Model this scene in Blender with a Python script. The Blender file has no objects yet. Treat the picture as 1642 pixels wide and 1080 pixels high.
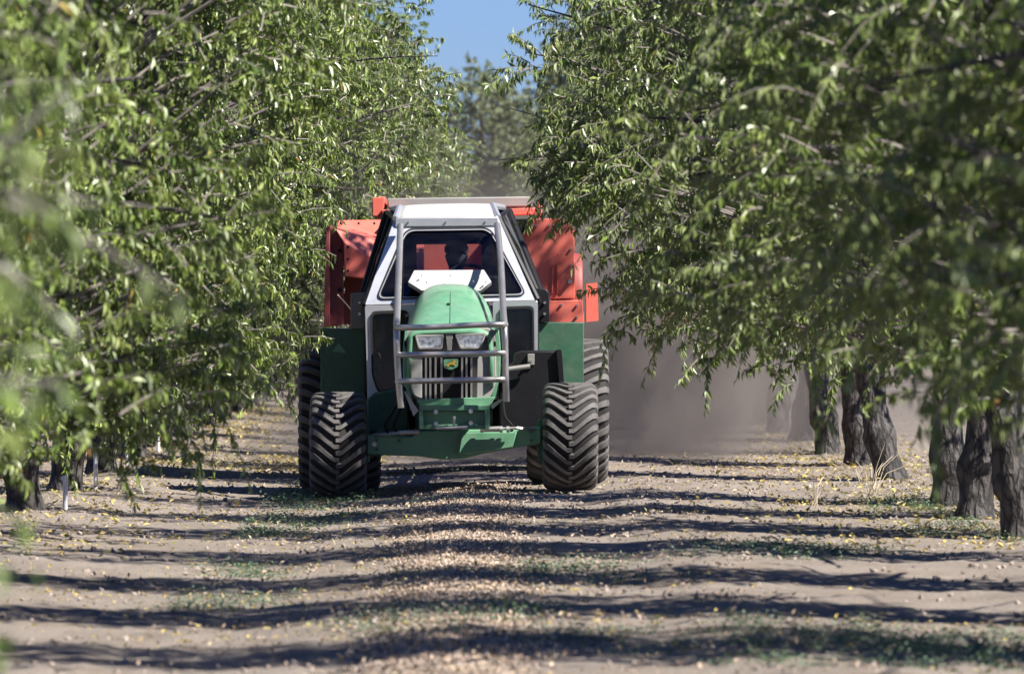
import bpy, math, random
import numpy as np
from mathutils import Vector, Matrix, noise as mnoise
R = math.radians
sc = bpy.context.scene
COL = sc.collection
random.seed(7)

# ------------------------------------------------------------------ camera
CAMZ = 1.58
cam_d = bpy.data.cameras.new('camera'); cam = bpy.data.objects.new('camera', cam_d); COL.objects.link(cam)
sc.camera = cam
cam_d.lens = 252.1; cam_d.sensor_width = 36; cam_d.clip_start = .5; cam_d.clip_end = 3000
cam.location = (0, 0, CAMZ); cam.rotation_euler = (R(90 - .299), 0, R(-.279))
cam_d.dof.use_dof = True; cam_d.dof.focus_distance = 57.3; cam_d.dof.aperture_fstop = 5.6
cam_d.dof.aperture_blades = 7
# ------------------------------------------------------------------ sky, sun, exposure
SUN_EL, SUN_AZ = 47.0, 28.0          # azimuth measured from +X (right) towards the camera
sv = Vector((math.cos(R(SUN_EL)) * math.cos(R(SUN_AZ)), -math.cos(R(SUN_EL)) * math.sin(R(SUN_AZ)), math.sin(R(SUN_EL))))
w = bpy.data.worlds.new('World'); sc.world = w; w.use_nodes = True
nt = w.node_tree; bg = nt.nodes['Background']
sky = nt.nodes.new('ShaderNodeTexSky'); sky.sky_type = 'NISHITA'; sky.sun_disc = False
sky.sun_elevation = R(SUN_EL); sky.sun_rotation = math.atan2(sv.x, sv.y)
sky.air_density = 1.0; sky.dust_density = 0.0; sky.ozone_density = 1.0
tn = nt.nodes.new('ShaderNodeMix'); tn.data_type = 'RGBA'; tn.blend_type = 'MULTIPLY'; tn.inputs[0].default_value = 1
tn.inputs[7].default_value = (.37, .545, 1.08, 1); nt.links.new(sky.outputs[0], tn.inputs[6])
nt.links.new(tn.outputs[2], bg.inputs[0]); bg.inputs[1].default_value = .05
sun_d = bpy.data.lights.new('sun', 'SUN'); sun = bpy.data.objects.new('sun', sun_d); COL.objects.link(sun)
sun_d.energy = 5.0; sun_d.angle = R(.5); sun_d.color = (1, .95, .88)
sun.rotation_euler = sv.to_track_quat('Z', 'Y').to_euler()
sc.view_settings.view_transform = 'Standard'; sc.view_settings.look = 'None'
sc.view_settings.exposure = 1.2; sc.view_settings.gamma = 1
sc.cycles.max_bounces = 8; sc.cycles.diffuse_bounces = 1; sc.cycles.glossy_bounces = 3
sc.cycles.transmission_bounces = 5; sc.cycles.transparent_max_bounces = 12; sc.cycles.volume_bounces = 1
sc.cycles.volume_step_rate = 1.0; sc.cycles.volume_max_steps = 128
sc.cycles.use_denoising = True
sc.cycles.sample_clamp_indirect = 4

# ------------------------------------------------------------------ materials
def newmat(name):
    m = bpy.data.materials.new(name); m.use_nodes = True
    n = m.node_tree.nodes; return m, n, m.node_tree.links, n['Principled BSDF']
def mat(name, col, rough=.5, metal=0, var=.12, scale=6, bump=0, dirt=0, dirtcol=(.30, .25, .21), bscale=60, coat=0, spec=.5):
    m, n, l, b = newmat(name)
    tc = n.new('ShaderNodeTexCoord')
    nz = n.new('ShaderNodeTexNoise'); nz.inputs['Scale'].default_value = scale; nz.inputs['Detail'].default_value = 6
    l.new(tc.outputs['Object'], nz.inputs['Vector'])
    r = n.new('ShaderNodeValToRGB'); r.color_ramp.elements[0].position = .3; r.color_ramp.elements[1].position = .7
    c = Vector(col)
    r.color_ramp.elements[0].color = (*(c * (1 - var)), 1); r.color_ramp.elements[1].color = (*(c * (1 + var)), 1)
    l.new(nz.outputs['Fac'], r.inputs[0]); out = r.outputs[0]
    if dirt:
        n2 = n.new('ShaderNodeTexNoise'); n2.inputs['Scale'].default_value = scale * 2.3; n2.inputs['Detail'].default_value = 9
        n2.inputs['Roughness'].default_value = .7
        l.new(tc.outputs['Object'], n2.inputs['Vector'])
        mr = n.new('ShaderNodeMapRange'); mr.inputs[1].default_value = .35; mr.inputs[2].default_value = .75
        mr.inputs[3].default_value = dirt * .25; mr.inputs[4].default_value = dirt
        l.new(n2.outputs['Fac'], mr.inputs[0])
        mx = n.new('ShaderNodeMix'); mx.data_type = 'RGBA'; mx.inputs[7].default_value = (*dirtcol, 1)
        l.new(mr.outputs[0], mx.inputs[0]); l.new(out, mx.inputs[6]); out = mx.outputs[2]
        ad = n.new('ShaderNodeMath'); ad.operation = 'ADD'; ad.inputs[1].default_value = rough; ad.use_clamp = True
        ml = n.new('ShaderNodeMath'); ml.operation = 'MULTIPLY'; ml.inputs[1].default_value = .5
        l.new(mr.outputs[0], ml.inputs[0]); l.new(ml.outputs[0], ad.inputs[0]); l.new(ad.outputs[0], b.inputs['Roughness'])
    else:
        b.inputs['Roughness'].default_value = rough
    l.new(out, b.inputs['Base Color']); b.inputs['Metallic'].default_value = metal
    b.inputs['Specular IOR Level'].default_value = spec
    if coat: b.inputs['Coat Weight'].default_value = coat; b.inputs['Coat Roughness'].default_value = .15
    if bump:
        n3 = n.new('ShaderNodeTexNoise'); n3.inputs['Scale'].default_value = bscale; n3.inputs['Detail'].default_value = 5
        l.new(tc.outputs['Object'], n3.inputs['Vector'])
        bp = n.new('ShaderNodeBump'); bp.inputs['Strength'].default_value = bump; bp.inputs['Distance'].default_value = .01
        l.new(n3.outputs['Fac'], bp.inputs['Height']); l.new(bp.outputs[0], b.inputs['Normal'])
    return m
M = {}
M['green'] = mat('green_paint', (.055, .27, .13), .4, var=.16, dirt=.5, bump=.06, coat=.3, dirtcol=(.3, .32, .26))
M['green_shaded'] = mat('shaded_green_paint', (.008, .10, .05), .4, var=.12, dirt=.25)  # darker copy of the green paint, with shade put into its colour
M['yellow'] = mat('yellow_paint', (.75, .5, .03), .4, dirt=.25)
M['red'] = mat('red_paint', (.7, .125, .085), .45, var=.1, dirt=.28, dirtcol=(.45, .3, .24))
M['red_dark_shaded'] = mat('dark_shaded_red_paint', (.22, .022, .02), .5, var=.15, dirt=.25)  # darker copy of the red, with shade put into its colour
M['alu'] = mat('brushed_aluminium', (.62, .64, .68), .38, metal=.75, var=.08, dirt=.25, dirtcol=(.4, .36, .33))
M['steel'] = mat('dull_steel_tube', (.55, .53, .5), .33, metal=.85, var=.1, dirt=.25)
M['white'] = mat('white_sheet_metal', (.4, .395, .39), .5, var=.04, dirt=.18, dirtcol=(.5, .46, .42))
M['grey'] = mat('grey_plastic', (.2, .2, .19), .55, var=.1, dirt=.4)
M['greysheet'] = mat('grey_rubber_belt', (.3, .3, .29), .7, var=.1, dirt=.3)
M['black'] = mat('black_plastic', (.01, .01, .013), .42, var=.2, dirt=.02, spec=.22)
M['rubber'] = mat('black_rubber', (.025, .024, .024), .6, var=.2, dirt=.15, dirtcol=(.1, .09, .085), spec=.2)
M['tyre'] = mat('dusty_tyre_rubber', (.05, .048, .047), .55, var=.25, scale=7, dirt=.6, dirtcol=(.22, .2, .185), bump=.3, bscale=90)
M['bolt'] = mat('zinc_bolt', (.6, .6, .6), .3, metal=.9)
M['lamp'] = mat('lamp_reflector', (.75, .77, .8), .12, metal=.8, var=.65, scale=30)
M['seat'] = mat('dark_seat_fabric', (.02, .02, .02), .9)
M['shirt'] = mat('dark_shirt', (.03, .035, .05), .9)
M['skin'] = mat('skin', (.25, .14, .09), .6)
M['cap'] = mat('dark_cap', (.02, .025, .04), .8)
M['pipe'] = mat('white_plastic_pipe', (.8, .8, .82), .4, var=.03, dirt=.12)

def glassmat():
    m, n, l, b = newmat('tinted_dusty_glass')
    o = n['Material Output']; n.remove(b)
    tr = n.new('ShaderNodeBsdfTransparent'); tr.inputs[0].default_value = (.6, .62, .66, 1)
    gl = n.new('ShaderNodeBsdfGlossy'); gl.inputs['Roughness'].default_value = .05; gl.inputs[0].default_value = (.38, .44, .55, 1)
    df = n.new('ShaderNodeBsdfDiffuse'); df.inputs[0].default_value = (.35, .33, .32, 1)
    fr = n.new('ShaderNodeFresnel'); fr.inputs[0].default_value = 1.5
    mx = n.new('ShaderNodeMixShader'); l.new(fr.outputs[0], mx.inputs[0]); l.new(tr.outputs[0], mx.inputs[1]); l.new(gl.outputs[0], mx.inputs[2])
    m2 = n.new('ShaderNodeMixShader'); l.new(mx.outputs[0], m2.inputs[1]); l.new(df.outputs[0], m2.inputs[2])
    nz = n.new('ShaderNodeTexNoise'); nz.inputs['Scale'].default_value = 4; nz.inputs['Detail'].default_value = 6
    mr = n.new('ShaderNodeMapRange'); mr.inputs[1].default_value = .4; mr.inputs[2].default_value = .8; mr.inputs[3].default_value = .002; mr.inputs[4].default_value = .03
    l.new(nz.outputs['Fac'], mr.inputs[0]); l.new(mr.outputs[0], m2.inputs[0])
    l.new(m2.outputs[0], o.inputs[0]); return m
M['glass'] = glassmat()

def leafmat(name, cols, under=(.24, .285, .14), trans=.11, rough=.38, hue=0):
    m, n, l, b = newmat(name)
    at = n.new('ShaderNodeAttribute'); at.attribute_name = 'tint'
    r = n.new('ShaderNodeValToRGB'); e = r.color_ramp.elements
    e[0].position = cols[0][0]; e[0].color = (*cols[0][1], 1)
    e[1].position = cols[-1][0]; e[1].color = (*cols[-1][1], 1)
    for p, c in cols[1:-1]:
        q = e.new(p); q.color = (*c, 1)
    l.new(at.outputs['Fac'], r.inputs[0])
    g = n.new('ShaderNodeNewGeometry')
    mx = n.new('ShaderNodeMix'); mx.data_type = 'RGBA'; mx.inputs[7].default_value = (*under, 1)
    ml = n.new('ShaderNodeMath'); ml.operation = 'MULTIPLY'; ml.inputs[1].default_value = .55
    l.new(g.outputs['Backfacing'], ml.inputs[0]); l.new(ml.outputs[0], mx.inputs[0]); l.new(r.outputs[0], mx.inputs[6])
    l.new(mx.outputs[2], b.inputs['Base Color'])
    b.inputs['Roughness'].default_value = rough; b.inputs['Specular IOR Level'].default_value = .6
    t = n.new('ShaderNodeBsdfTranslucent')
    mc = n.new('ShaderNodeMix'); mc.data_type = 'RGBA'; mc.blend_type = 'MULTIPLY'; mc.inputs[0].default_value = 1
    mc.inputs[7].default_value = (1.5, 1.7, .6, 1); l.new(r.outputs[0], mc.inputs[6]); l.new(mc.outputs[2], t.inputs[0])
    ms = n.new('ShaderNodeMixShader'); ms.inputs[0].default_value = trans
    l.new(b.outputs[0], ms.inputs[1]); l.new(t.outputs[0], ms.inputs[2]); l.new(ms.outputs[0], n['Material Output'].inputs[0])
    return m
M['leaf'] = leafmat('almond_leaf', [(0, (.08, .13, .026)), (.45, (.19, .26, .055)), (.8, (.31, .37, .11)), (.955, (.2, .23, .06)), (.985, (.38, .28, .05)), (1, (.36, .14, .05))])
M['leaf_far'] = leafmat('hazed_far_tree_leaf', [(0, (.12, .15, .06)), (.5, (.18, .21, .09)), (1, (.25, .28, .13))], under=(.18, .2, .11))  # paler, greyer leaf colours hold the haze over the far trees
M['leaf_yellow'] = leafmat('fallen_leaf', [(0, (.22, .15, .08)), (.4, (.4, .3, .1)), (.7, (.55, .42, .1)), (.9, (.3, .3, .08)), (1, (.5, .4, .28))], under=(.42, .34, .16), trans=.1, rough=.7)
M['weed'] = leafmat('weed_leaf', [(0, (.05, .1, .055)), (.5, (.1, .165, .095)), (1, (.2, .26, .16))], under=(.12, .2, .12), trans=.15, rough=.6)
M['debris'] = leafmat('husk_debris', [(0, (.12, .085, .06)), (.4, (.32, .23, .16)), (.8, (.48, .36, .26)), (1, (.6, .48, .36))], under=(.4, .3, .22), trans=.05, rough=.8)
M['nut'] = leafmat('almond_shell', [(0, (.14, .1, .08)), (.35, (.34, .26, .2)), (.75, (.46, .37, .3)), (1, (.56, .47, .4))], under=(.5, .4, .3), trans=0, rough=.75)
M['clod'] = leafmat('soil_clod', [(0, (.16, .125, .1)), (.5, (.28, .23, .19)), (1, (.38, .31, .26))], under=(.3, .25, .2), trans=0, rough=.95)
M['straw'] = mat('dry_straw', (.55, .46, .32), .8)
M['twig'] = mat('grey_twig', (.21, .185, .165), .8, var=.3, scale=14)

def barkmat():
    m, n, l, b = newmat('dark_fissured_bark')
    tc = n.new('ShaderNodeTexCoord'); mp = n.new('ShaderNodeMapping'); mp.inputs['Scale'].default_value = (9, 9, 3.2)
    l.new(tc.outputs['Object'], mp.inputs[0])
    v = n.new('ShaderNodeTexVoronoi'); v.feature = 'DISTANCE_TO_EDGE'; v.inputs['Scale'].default_value = 2.2
    nz = n.new('ShaderNodeTexNoise'); nz.inputs['Scale'].default_value = 3; nz.inputs['Detail'].default_value = 8
    l.new(mp.outputs[0], nz.inputs['Vector'])
    mm = n.new('ShaderNodeMix'); mm.data_type = 'RGBA'; mm.inputs[0].default_value = .35
    l.new(mp.outputs[0], mm.inputs[6]); l.new(nz.outputs['Color'], mm.inputs[7]); l.new(mm.outputs[2], v.inputs['Vector'])
    r = n.new('ShaderNodeValToRGB'); r.color_ramp.elements[0].color = (.008, .007, .006, 1); r.color_ramp.elements[1].color = (.075, .066, .06, 1)
    r.color_ramp.elements[1].position = .55
    mu = n.new('ShaderNodeMath'); mu.operation = 'MULTIPLY'; l.new(v.outputs[0], mu.inputs[0]); l.new(nz.outputs['Fac'], mu.inputs[1])
    m3 = n.new('ShaderNodeMath'); m3.operation = 'MULTIPLY'; m3.inputs[1].default_value = 5; l.new(mu.outputs[0], m3.inputs[0])
    l.new(m3.outputs[0], r.inputs[0]); l.new(r.outputs[0], b.inputs['Base Color']); b.inputs['Roughness'].default_value = .75
    bp = n.new('ShaderNodeBump'); bp.inputs['Strength'].default_value = .9; bp.inputs['Distance'].default_value = .02
    l.new(m3.outputs[0], bp.inputs['Height']); l.new(bp.outputs[0], b.inputs['Normal']); return m
M['bark'] = barkmat()

# ------------------------------------------------------------------ helpers
def link(name, me, parent=None, loc=None):
    o = bpy.data.objects.new(name, me); COL.objects.link(o)
    if parent: o.parent = parent
    if loc is not None: o.location = loc
    return o
def tag(o, label=None, cat=None, group=None, kind=None):
    if label: o['label'] = label
    if cat: o['category'] = cat
    if group: o['group'] = group
    if kind: o['kind'] = kind
    return o
def empty(name, loc, rz=0):
    o = bpy.data.objects.new(name, None); COL.objects.link(o); o.location = loc; o.rotation_euler = (0, 0, rz)
    o.empty_display_size = .2; return o
def trimesh(name, V, F, mats, midx=None, tint=None, smooth=False):
    me = bpy.data.meshes.new(name)
    nv, nf = len(V), len(F)
    me.vertices.add(nv); me.loops.add(nf * 3); me.polygons.add(nf)
    me.vertices.foreach_set('co', np.ascontiguousarray(V, dtype=np.float32).ravel())
    me.loops.foreach_set('vertex_index', np.ascontiguousarray(F, dtype=np.int32).ravel())
    me.polygons.foreach_set('loop_start', np.arange(0, nf * 3, 3, dtype=np.int32))
    if midx is not None: me.polygons.foreach_set('material_index', np.ascontiguousarray(midx, dtype=np.int32))
    me.polygons.foreach_set('use_smooth', np.full(nf, smooth, dtype=bool))
    for m in mats: me.materials.append(m)
    if tint is not None:
        a = me.attributes.new('tint', 'FLOAT', 'POINT'); a.data.foreach_set('value', np.ascontiguousarray(tint, dtype=np.float32))
    me.update(); me.validate(); return me

class MB:
    def __init__(s): s.v = []; s.f = []
    def add(s, vs, fs):
        k = len(s.v); s.v += [tuple(v) for v in vs]; s.f += [tuple(i + k for i in f) for f in fs]; return s
    def box(s, x0, x1, y0, y1, z0, z1, mtx=None):
        vs = [Vector((x, y, z)) for x in (x0, x1) for y in (y0, y1) for z in (z0, z1)]
        if mtx: vs = [mtx @ v for v in vs]
        return s.add(vs, [(0, 1, 3, 2), (4, 6, 7, 5), (0, 4, 5, 1), (2, 3, 7, 6), (0, 2, 6, 4), (1, 5, 7, 3)])
    def prism(s, pts, off):          # polygon of 3-D points pushed along the vector off
        n = len(pts); off = Vector(off); a = [Vector(p) for p in pts]; b = [p + off for p in a]
        return s.add(a + b, [tuple(range(n))[::-1], tuple(range(n, 2 * n))] + [(i, (i + 1) % n, n + (i + 1) % n, n + i) for i in range(n)])
    def ring(s, outer, inner, off):  # frame between two loops, with thickness
        n = len(outer); off = Vector(off)
        o = [Vector(p) for p in outer]; i_ = [Vector(p) for p in inner]
        vs = o + i_ + [p + off for p in o] + [p + off for p in i_]; fs = []
        for k in range(n):
            j = (k + 1) % n
            fs += [(k, j, n + j, n + k), (2 * n + k, 3 * n + k, 3 * n + j, 2 * n + j), (k, 2 * n + k, 2 * n + j, j), (n + k, n + j, 3 * n + j, 3 * n + k)]
        return s.add(vs, fs)
    def tube(s, pts, r, seg=10, caps=True):
        pts = [Vector(p) for p in pts]; n = len(pts); rr = r if isinstance(r, (list, tuple)) else [r] * n
        k0 = len(s.v); up = None
        for i, p in enumerate(pts):
            t = (pts[min(i + 1, n - 1)] - pts[max(i - 1, 0)]).normalized()
            if up is None: up = t.orthogonal().normalized()
            a = (up - t * up.dot(t)).normalized(); up = a; b = t.cross(a)
            for q in range(seg):
                an = 2 * math.pi * q / seg
                s.v.append(tuple(p + (a * math.cos(an) + b * math.sin(an)) * rr[i]))
        for i in range(n - 1):
            for q in range(seg):
                q2 = (q + 1) % seg
                s.f.append((k0 + i * seg + q, k0 + i * seg + q2, k0 + (i + 1) * seg + q2, k0 + (i + 1) * seg + q))
        if caps:
            s.f.append(tuple(k0 + q for q in range(seg))[::-1]); s.f.append(tuple(k0 + (n - 1) * seg + q for q in range(seg)))
        return s
    def lathe(s, prof, seg, c=(0, 0, 0)):  # profile (x, radius) spun about the X axis
        k0 = len(s.v); n = len(prof)
        for q in range(seg):
            a = 2 * math.pi * q / seg
            for x, r in prof: s.v.append((c[0] + x, c[1] + r * math.cos(a), c[2] + r * math.sin(a)))
        for q in range(seg):
            q2 = (q + 1) % seg
            for i in range(n - 1):
                s.f.append((k0 + q * n + i, k0 + q2 * n + i, k0 + q2 * n + i + 1, k0 + q * n + i + 1))
        return s
    def build(s, name, m, parent=None, bevel=0, smooth=True, loc=None):
        me = bpy.data.meshes.new(name); me.from_pydata(s.v, [], s.f); me.materials.append(m)
        import bmesh
        bm = bmesh.new(); bm.from_mesh(me); bmesh.ops.recalc_face_normals(bm, faces=bm.faces); bm.to_mesh(me); bm.free()
        me.update()
        o = link(name, me, parent, loc)
        if bevel:
            b = o.modifiers.new('bevel', 'BEVEL'); b.width = bevel; b.segments = 2; b.limit_method = 'ANGLE'; b.angle_limit = R(40)
        if smooth:
            me.polygons.foreach_set('use_smooth', [True] * len(me.polygons))
            if hasattr(me, 'set_sharp_from_angle'): me.set_sharp_from_angle(angle=R(38))
        return o

def vnoise(x, y, seed=0):
    x = np.asarray(x, float); y = np.asarray(y, float)
    xi = np.floor(x).astype(np.int64); yi = np.floor(y).astype(np.int64); fx = x - xi; fy = y - yi
    fx = fx * fx * (3 - 2 * fx); fy = fy * fy * (3 - 2 * fy)
    def h(a, b):
        n = (a * 374761393 + b * 668265263 + seed * 1442695041) & 0xffffffff
        n = ((n ^ (n >> 13)) * 1274126177) & 0xffffffff
        return ((n ^ (n >> 16)) & 0xffff) / 65535.0
    return (h(xi, yi) * (1 - fx) + h(xi + 1, yi) * fx) * (1 - fy) + (h(xi, yi + 1) * (1 - fx) + h(xi + 1, yi + 1) * fx) * fy - .5
XR, XL = 3.5, -3.3      # tree rows
def gh(x, y):
    x = np.asarray(x, float); y = np.asarray(y, float)
    z = .03 + .037 * (np.clip(x, -1.6, 1.3) + .19) - .085 * np.clip((x - 1.3) / 1.9, 0, 1) + .02 * np.clip((-1.6 - x) / 1.5, 0, 1)
    near = np.clip((330 - y) / 60, 0, 1)
    z = z + near * .045 * (np.exp(-((x - XR) / .75) ** 2) + np.exp(-((x - XL) / .75) ** 2))
    z = z + .018 * np.exp(-((x + .15) / .42) ** 2) * near
    z = z - .018 * (np.exp(-((x + 1.15) / .2) ** 2) + np.exp(-((x - .82) / .2) ** 2)) * near
    z = z + 0.03 * vnoise(x * .5, y * .3, 1) + .022 * vnoise(x * 1.6, y * 1.2, 2) * near + .018 * vnoise(x * 5, y * 4, 3) * near
    m = np.clip((np.abs(y - 57) - 2.5) / 4, 0, 1)
    z = z * 1.0 + .0 * m
    return z
def ghs(x, y): return float(gh(x, y))

# ------------------------------------------------------------------ ground
def axis(segs):
    out = []
    for a, b, st in segs: out.append(np.arange(a, b, st))
    out.append(np.array([segs[-1][1]])); return np.concatenate(out)
gx = axis([(-900, -100, 80), (-100, -12, 8), (-12, -6, .5), (-6, 7, .055), (7, 14, .5), (14, 100, 8), (100, 900, 80)])
gy = axis([(-200, 0, 20), (0, 26, 1.5), (26, 62, .06), (62, 100, .16), (100, 180, .8), (180, 300, 8), (300, 1800, 100)])
GX, GY = np.meshgrid(gx, gy); GZ = gh(GX, GY)
fine = np.clip((100 - GY) / 20, 0, 1) * (np.abs(GX) < 7)
GZ = GZ + fine * (.012 * vnoise(GX * 14, GY * 11, 5) + .007 * vnoise(GX * 31, GY * 27, 6))
nx, ny = len(gx), len(gy)
V = np.stack([GX.ravel(), GY.ravel(), GZ.ravel()], 1)
idx = np.arange(nx * ny).reshape(ny, nx)
a, b, c, d = idx[:-1, :-1].ravel(), idx[:-1, 1:].ravel(), idx[1:, 1:].ravel(), idx[1:, :-1].ravel()
F = np.concatenate([np.stack([a, b, c], 1), np.stack([a, c, d], 1)])
def groundmat():
    m, n, l, b = newmat('dry_orchard_soil')
    tc = n.new('ShaderNodeTexCoord')
    def nz(scale, det=8, ro=.6, sy=1):
        mp = n.new('ShaderNodeMapping'); mp.inputs['Scale'].default_value = (1, sy, 1); l.new(tc.outputs['Object'], mp.inputs[0])
        t = n.new('ShaderNodeTexNoise'); t.inputs['Scale'].default_value = scale; t.inputs['Detail'].default_value = det; t.inputs['Roughness'].default_value = ro
        l.new(mp.outputs[0], t.inputs['Vector']); return t.outputs['Fac']
    def ramp(src, els):
        r = n.new('ShaderNodeValToRGB'); e = r.color_ramp.elements
        e[0].position, e[0].color = els[0][0], (*els[0][1], 1); e[1].position, e[1].color = els[-1][0], (*els[-1][1], 1)
        for p, c_ in els[1:-1]: q = e.new(p); q.color = (*c_, 1)
        l.new(src, r.inputs[0]); return r.outputs[0]
    base = ramp(nz(.9, 9, .65, .5), [(.3, (.21, .178, .15)), (.5, (.265, .227, .193)), (.7, (.32, .277, .238))])
    fine_ = ramp(nz(38, 6, .7), [(.3, (.62, .62, .62)), (.55, (1, 1, 1)), (.75, (1.15, 1.12, 1.08))])
    mx = n.new('ShaderNodeMix'); mx.data_type = 'RGBA'; mx.blend_type = 'MULTIPLY'; mx.inputs[0].default_value = .8
    l.new(base, mx.inputs[6]); l.new(fine_, mx.inputs[7])
    # litter stained darker patches
    p = ramp(nz(2.2, 8, .7), [(.5, (0, 0, 0)), (.62, (1, 1, 1))])
    mx2 = n.new('ShaderNodeMix'); mx2.data_type = 'RGBA'; mx2.inputs[7].default_value = (.22, .17, .12, 1)
    ml = n.new('ShaderNodeMath'); ml.operation = 'MULTIPLY'; ml.inputs[1].default_value = .45; l.new(p, ml.inputs[0])
    l.new(ml.outputs[0], mx2.inputs[0]); l.new(mx.outputs[2], mx2.inputs[6]); l.new(mx2.outputs[2], b.inputs['Base Color'])
    b.inputs['Roughness'].default_value = .95; b.inputs['Specular IOR Level'].default_value = .15
    bp = n.new('ShaderNodeBump'); bp.inputs['Strength'].default_value = .8; bp.inputs['Distance'].default_value = .03
    l.new(nz(22, 9, .75), bp.inputs['Height']); l.new(bp.outputs[0], b.inputs['Normal']); return m
M['soil'] = groundmat()
g = link('ground', trimesh('ground', V, F, [M['soil']], smooth=True)); tag(g, kind='structure')

# ------------------------------------------------------------------ scattered litter (numpy)
rng = np.random.default_rng(11)
def norm(a): return a / np.maximum(np.linalg.norm(a, axis=-1, keepdims=True), 1e-9)
def leaf_quads(P, D, U, L, W, bend, tint):
    """P base, D direction, U upward normal; folded diamond leaves."""
    D = norm(D); S = norm(np.cross(D, U)); N = norm(np.cross(S, D))
    L = L[:, None]; W = W[:, None]; bend = bend[:, None]
    mid = P + D * L * .42 - N * bend * L * .3
    tip = P + D * L - N * bend * L * 1.2
    up = N * W * .25
    V = np.stack([P, mid - S * W * .5 + up, tip, mid + S * W * .5 + up], 1).reshape(-1, 3)
    k = np.arange(len(P)) * 4
    F = np.concatenate([np.stack([k, k + 2, k + 1], 1), np.stack([k, k + 3, k + 2], 1)])
    return V, F, np.repeat(tint, 4)
def ribbon(P0, r, sides, ref):  # P0 (N,K,3), r (N,K)
    N_, K, _ = P0.shape
    T = norm(np.gradient(P0, axis=1)); A = norm(np.cross(T, ref)); B = np.cross(T, A)
    an = np.arange(sides) * 2 * math.pi / sides
    V = P0[:, :, None, :] + r[:, :, None, None] * (A[:, :, None, :] * np.cos(an)[None, None, :, None] + B[:, :, None, :] * np.sin(an)[None, None, :, None])
    idx = np.arange(N_ * K * sides).reshape(N_, K, sides); nxt = np.roll(idx, -1, axis=2)
    a, b, c, d = idx[:, :-1].ravel(), nxt[:, :-1].ravel(), nxt[:, 1:].ravel(), idx[:, 1:].ravel()
    return V.reshape(-1, 3), np.concatenate([np.stack([a, b, c], 1), np.stack([a, c, d], 1)])
def flat_leaves(name, x, y, Lr, Wk, m, lift=.006, tilt=.35, tr=(0, 1)):
    n_ = len(x); P = np.stack([x, y, gh(x, y) + lift + rng.random(n_) * .012], 1)
    an = rng.random(n_) * 6.283; D = np.stack([np.cos(an), np.sin(an), rng.normal(0, tilt, n_)], 1)
    U = np.tile([0, 0, 1.], (n_, 1)) + rng.normal(0, tilt, (n_, 3))
    L = rng.uniform(*Lr, n_)
    V, F, t = leaf_quads(P, D, U, L, L * Wk, rng.uniform(-.3, .5, n_), rng.uniform(*tr, n_))
    return link(name, trimesh(name, V, F, [m], tint=t))
def clumpy(n_, xr, yr, sx, sy, thr, seed, soft=.25):
    out = []; got = 0
    while got < n_:
        x = rng.uniform(*xr, n_ * 2); y = rng.uniform(*yr, n_ * 2)
        v = vnoise(x * sx, y * sy, seed) + .4 * vnoise(x * sx * 3, y * sy * 3, seed + 1)
        k = rng.random(n_ * 2) < np.clip((v - thr) / soft, .0, 1)
        out.append(np.stack([x[k], y[k]])); got += int(k.sum())
    o = np.concatenate(out, 1)[:, :n_]; return o[0], o[1]

x, y = clumpy(10000, (-4.5, 5.5), (28, 74), .8, .6, -.12, 21)
tag(flat_leaves('fallen_leaves', x, y, (.02, .045), .42, M['leaf_yellow']), 'small yellow fallen leaves scattered over the alley floor', 'leaf litter', kind='stuff')
x1 = np.concatenate([rng.normal(XR, .9, 5000), rng.normal(XL, .8, 3500)]); y1 = rng.uniform(44, 100, 8500)
x2, y2 = clumpy(6000, (-3.6, -.9), (66, 140), .7, .12, -.05, 33)
tag(flat_leaves('row_leaf_litter', np.concatenate([x1, x2]), np.concatenate([y1, y2]), (.04, .075), .45, M['leaf_yellow']), 'yellow leaf litter collected under the almond rows', 'leaf litter', kind='stuff')
# windrow of nuts in the middle of the alley
n_ = 24000
x = -.1 + np.clip(rng.normal(0, .17, n_), -.5, .45); y = 28 + 31 * rng.random(n_) ** 1.1
x = x + .05 * vnoise(y * 1.1, y * 0, 8)
flat_ = flat_leaves('husk_debris', np.concatenate([x[:9000] + rng.normal(0, .12, 9000), rng.uniform(-1.6, 1.6, 3500)]), np.concatenate([y[:9000], rng.uniform(28, 60, 3500)]), (.015, .04), .5, M['debris'], lift=.012, tilt=.5)
tag(flat_, 'pale husk and twig debris in the swept windrow', 'debris', kind='stuff')
oc = np.array([[1, 0, 0], [-1, 0, 0], [0, 1, 0], [0, -1, 0], [0, 0, 1], [0, 0, -1.]]) * [.016, .011, .009]
of = np.array([[0, 2, 4], [2, 1, 4], [1, 3, 4], [3, 0, 4], [2, 0, 5], [1, 2, 5], [3, 1, 5], [0, 3, 5]])
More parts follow.
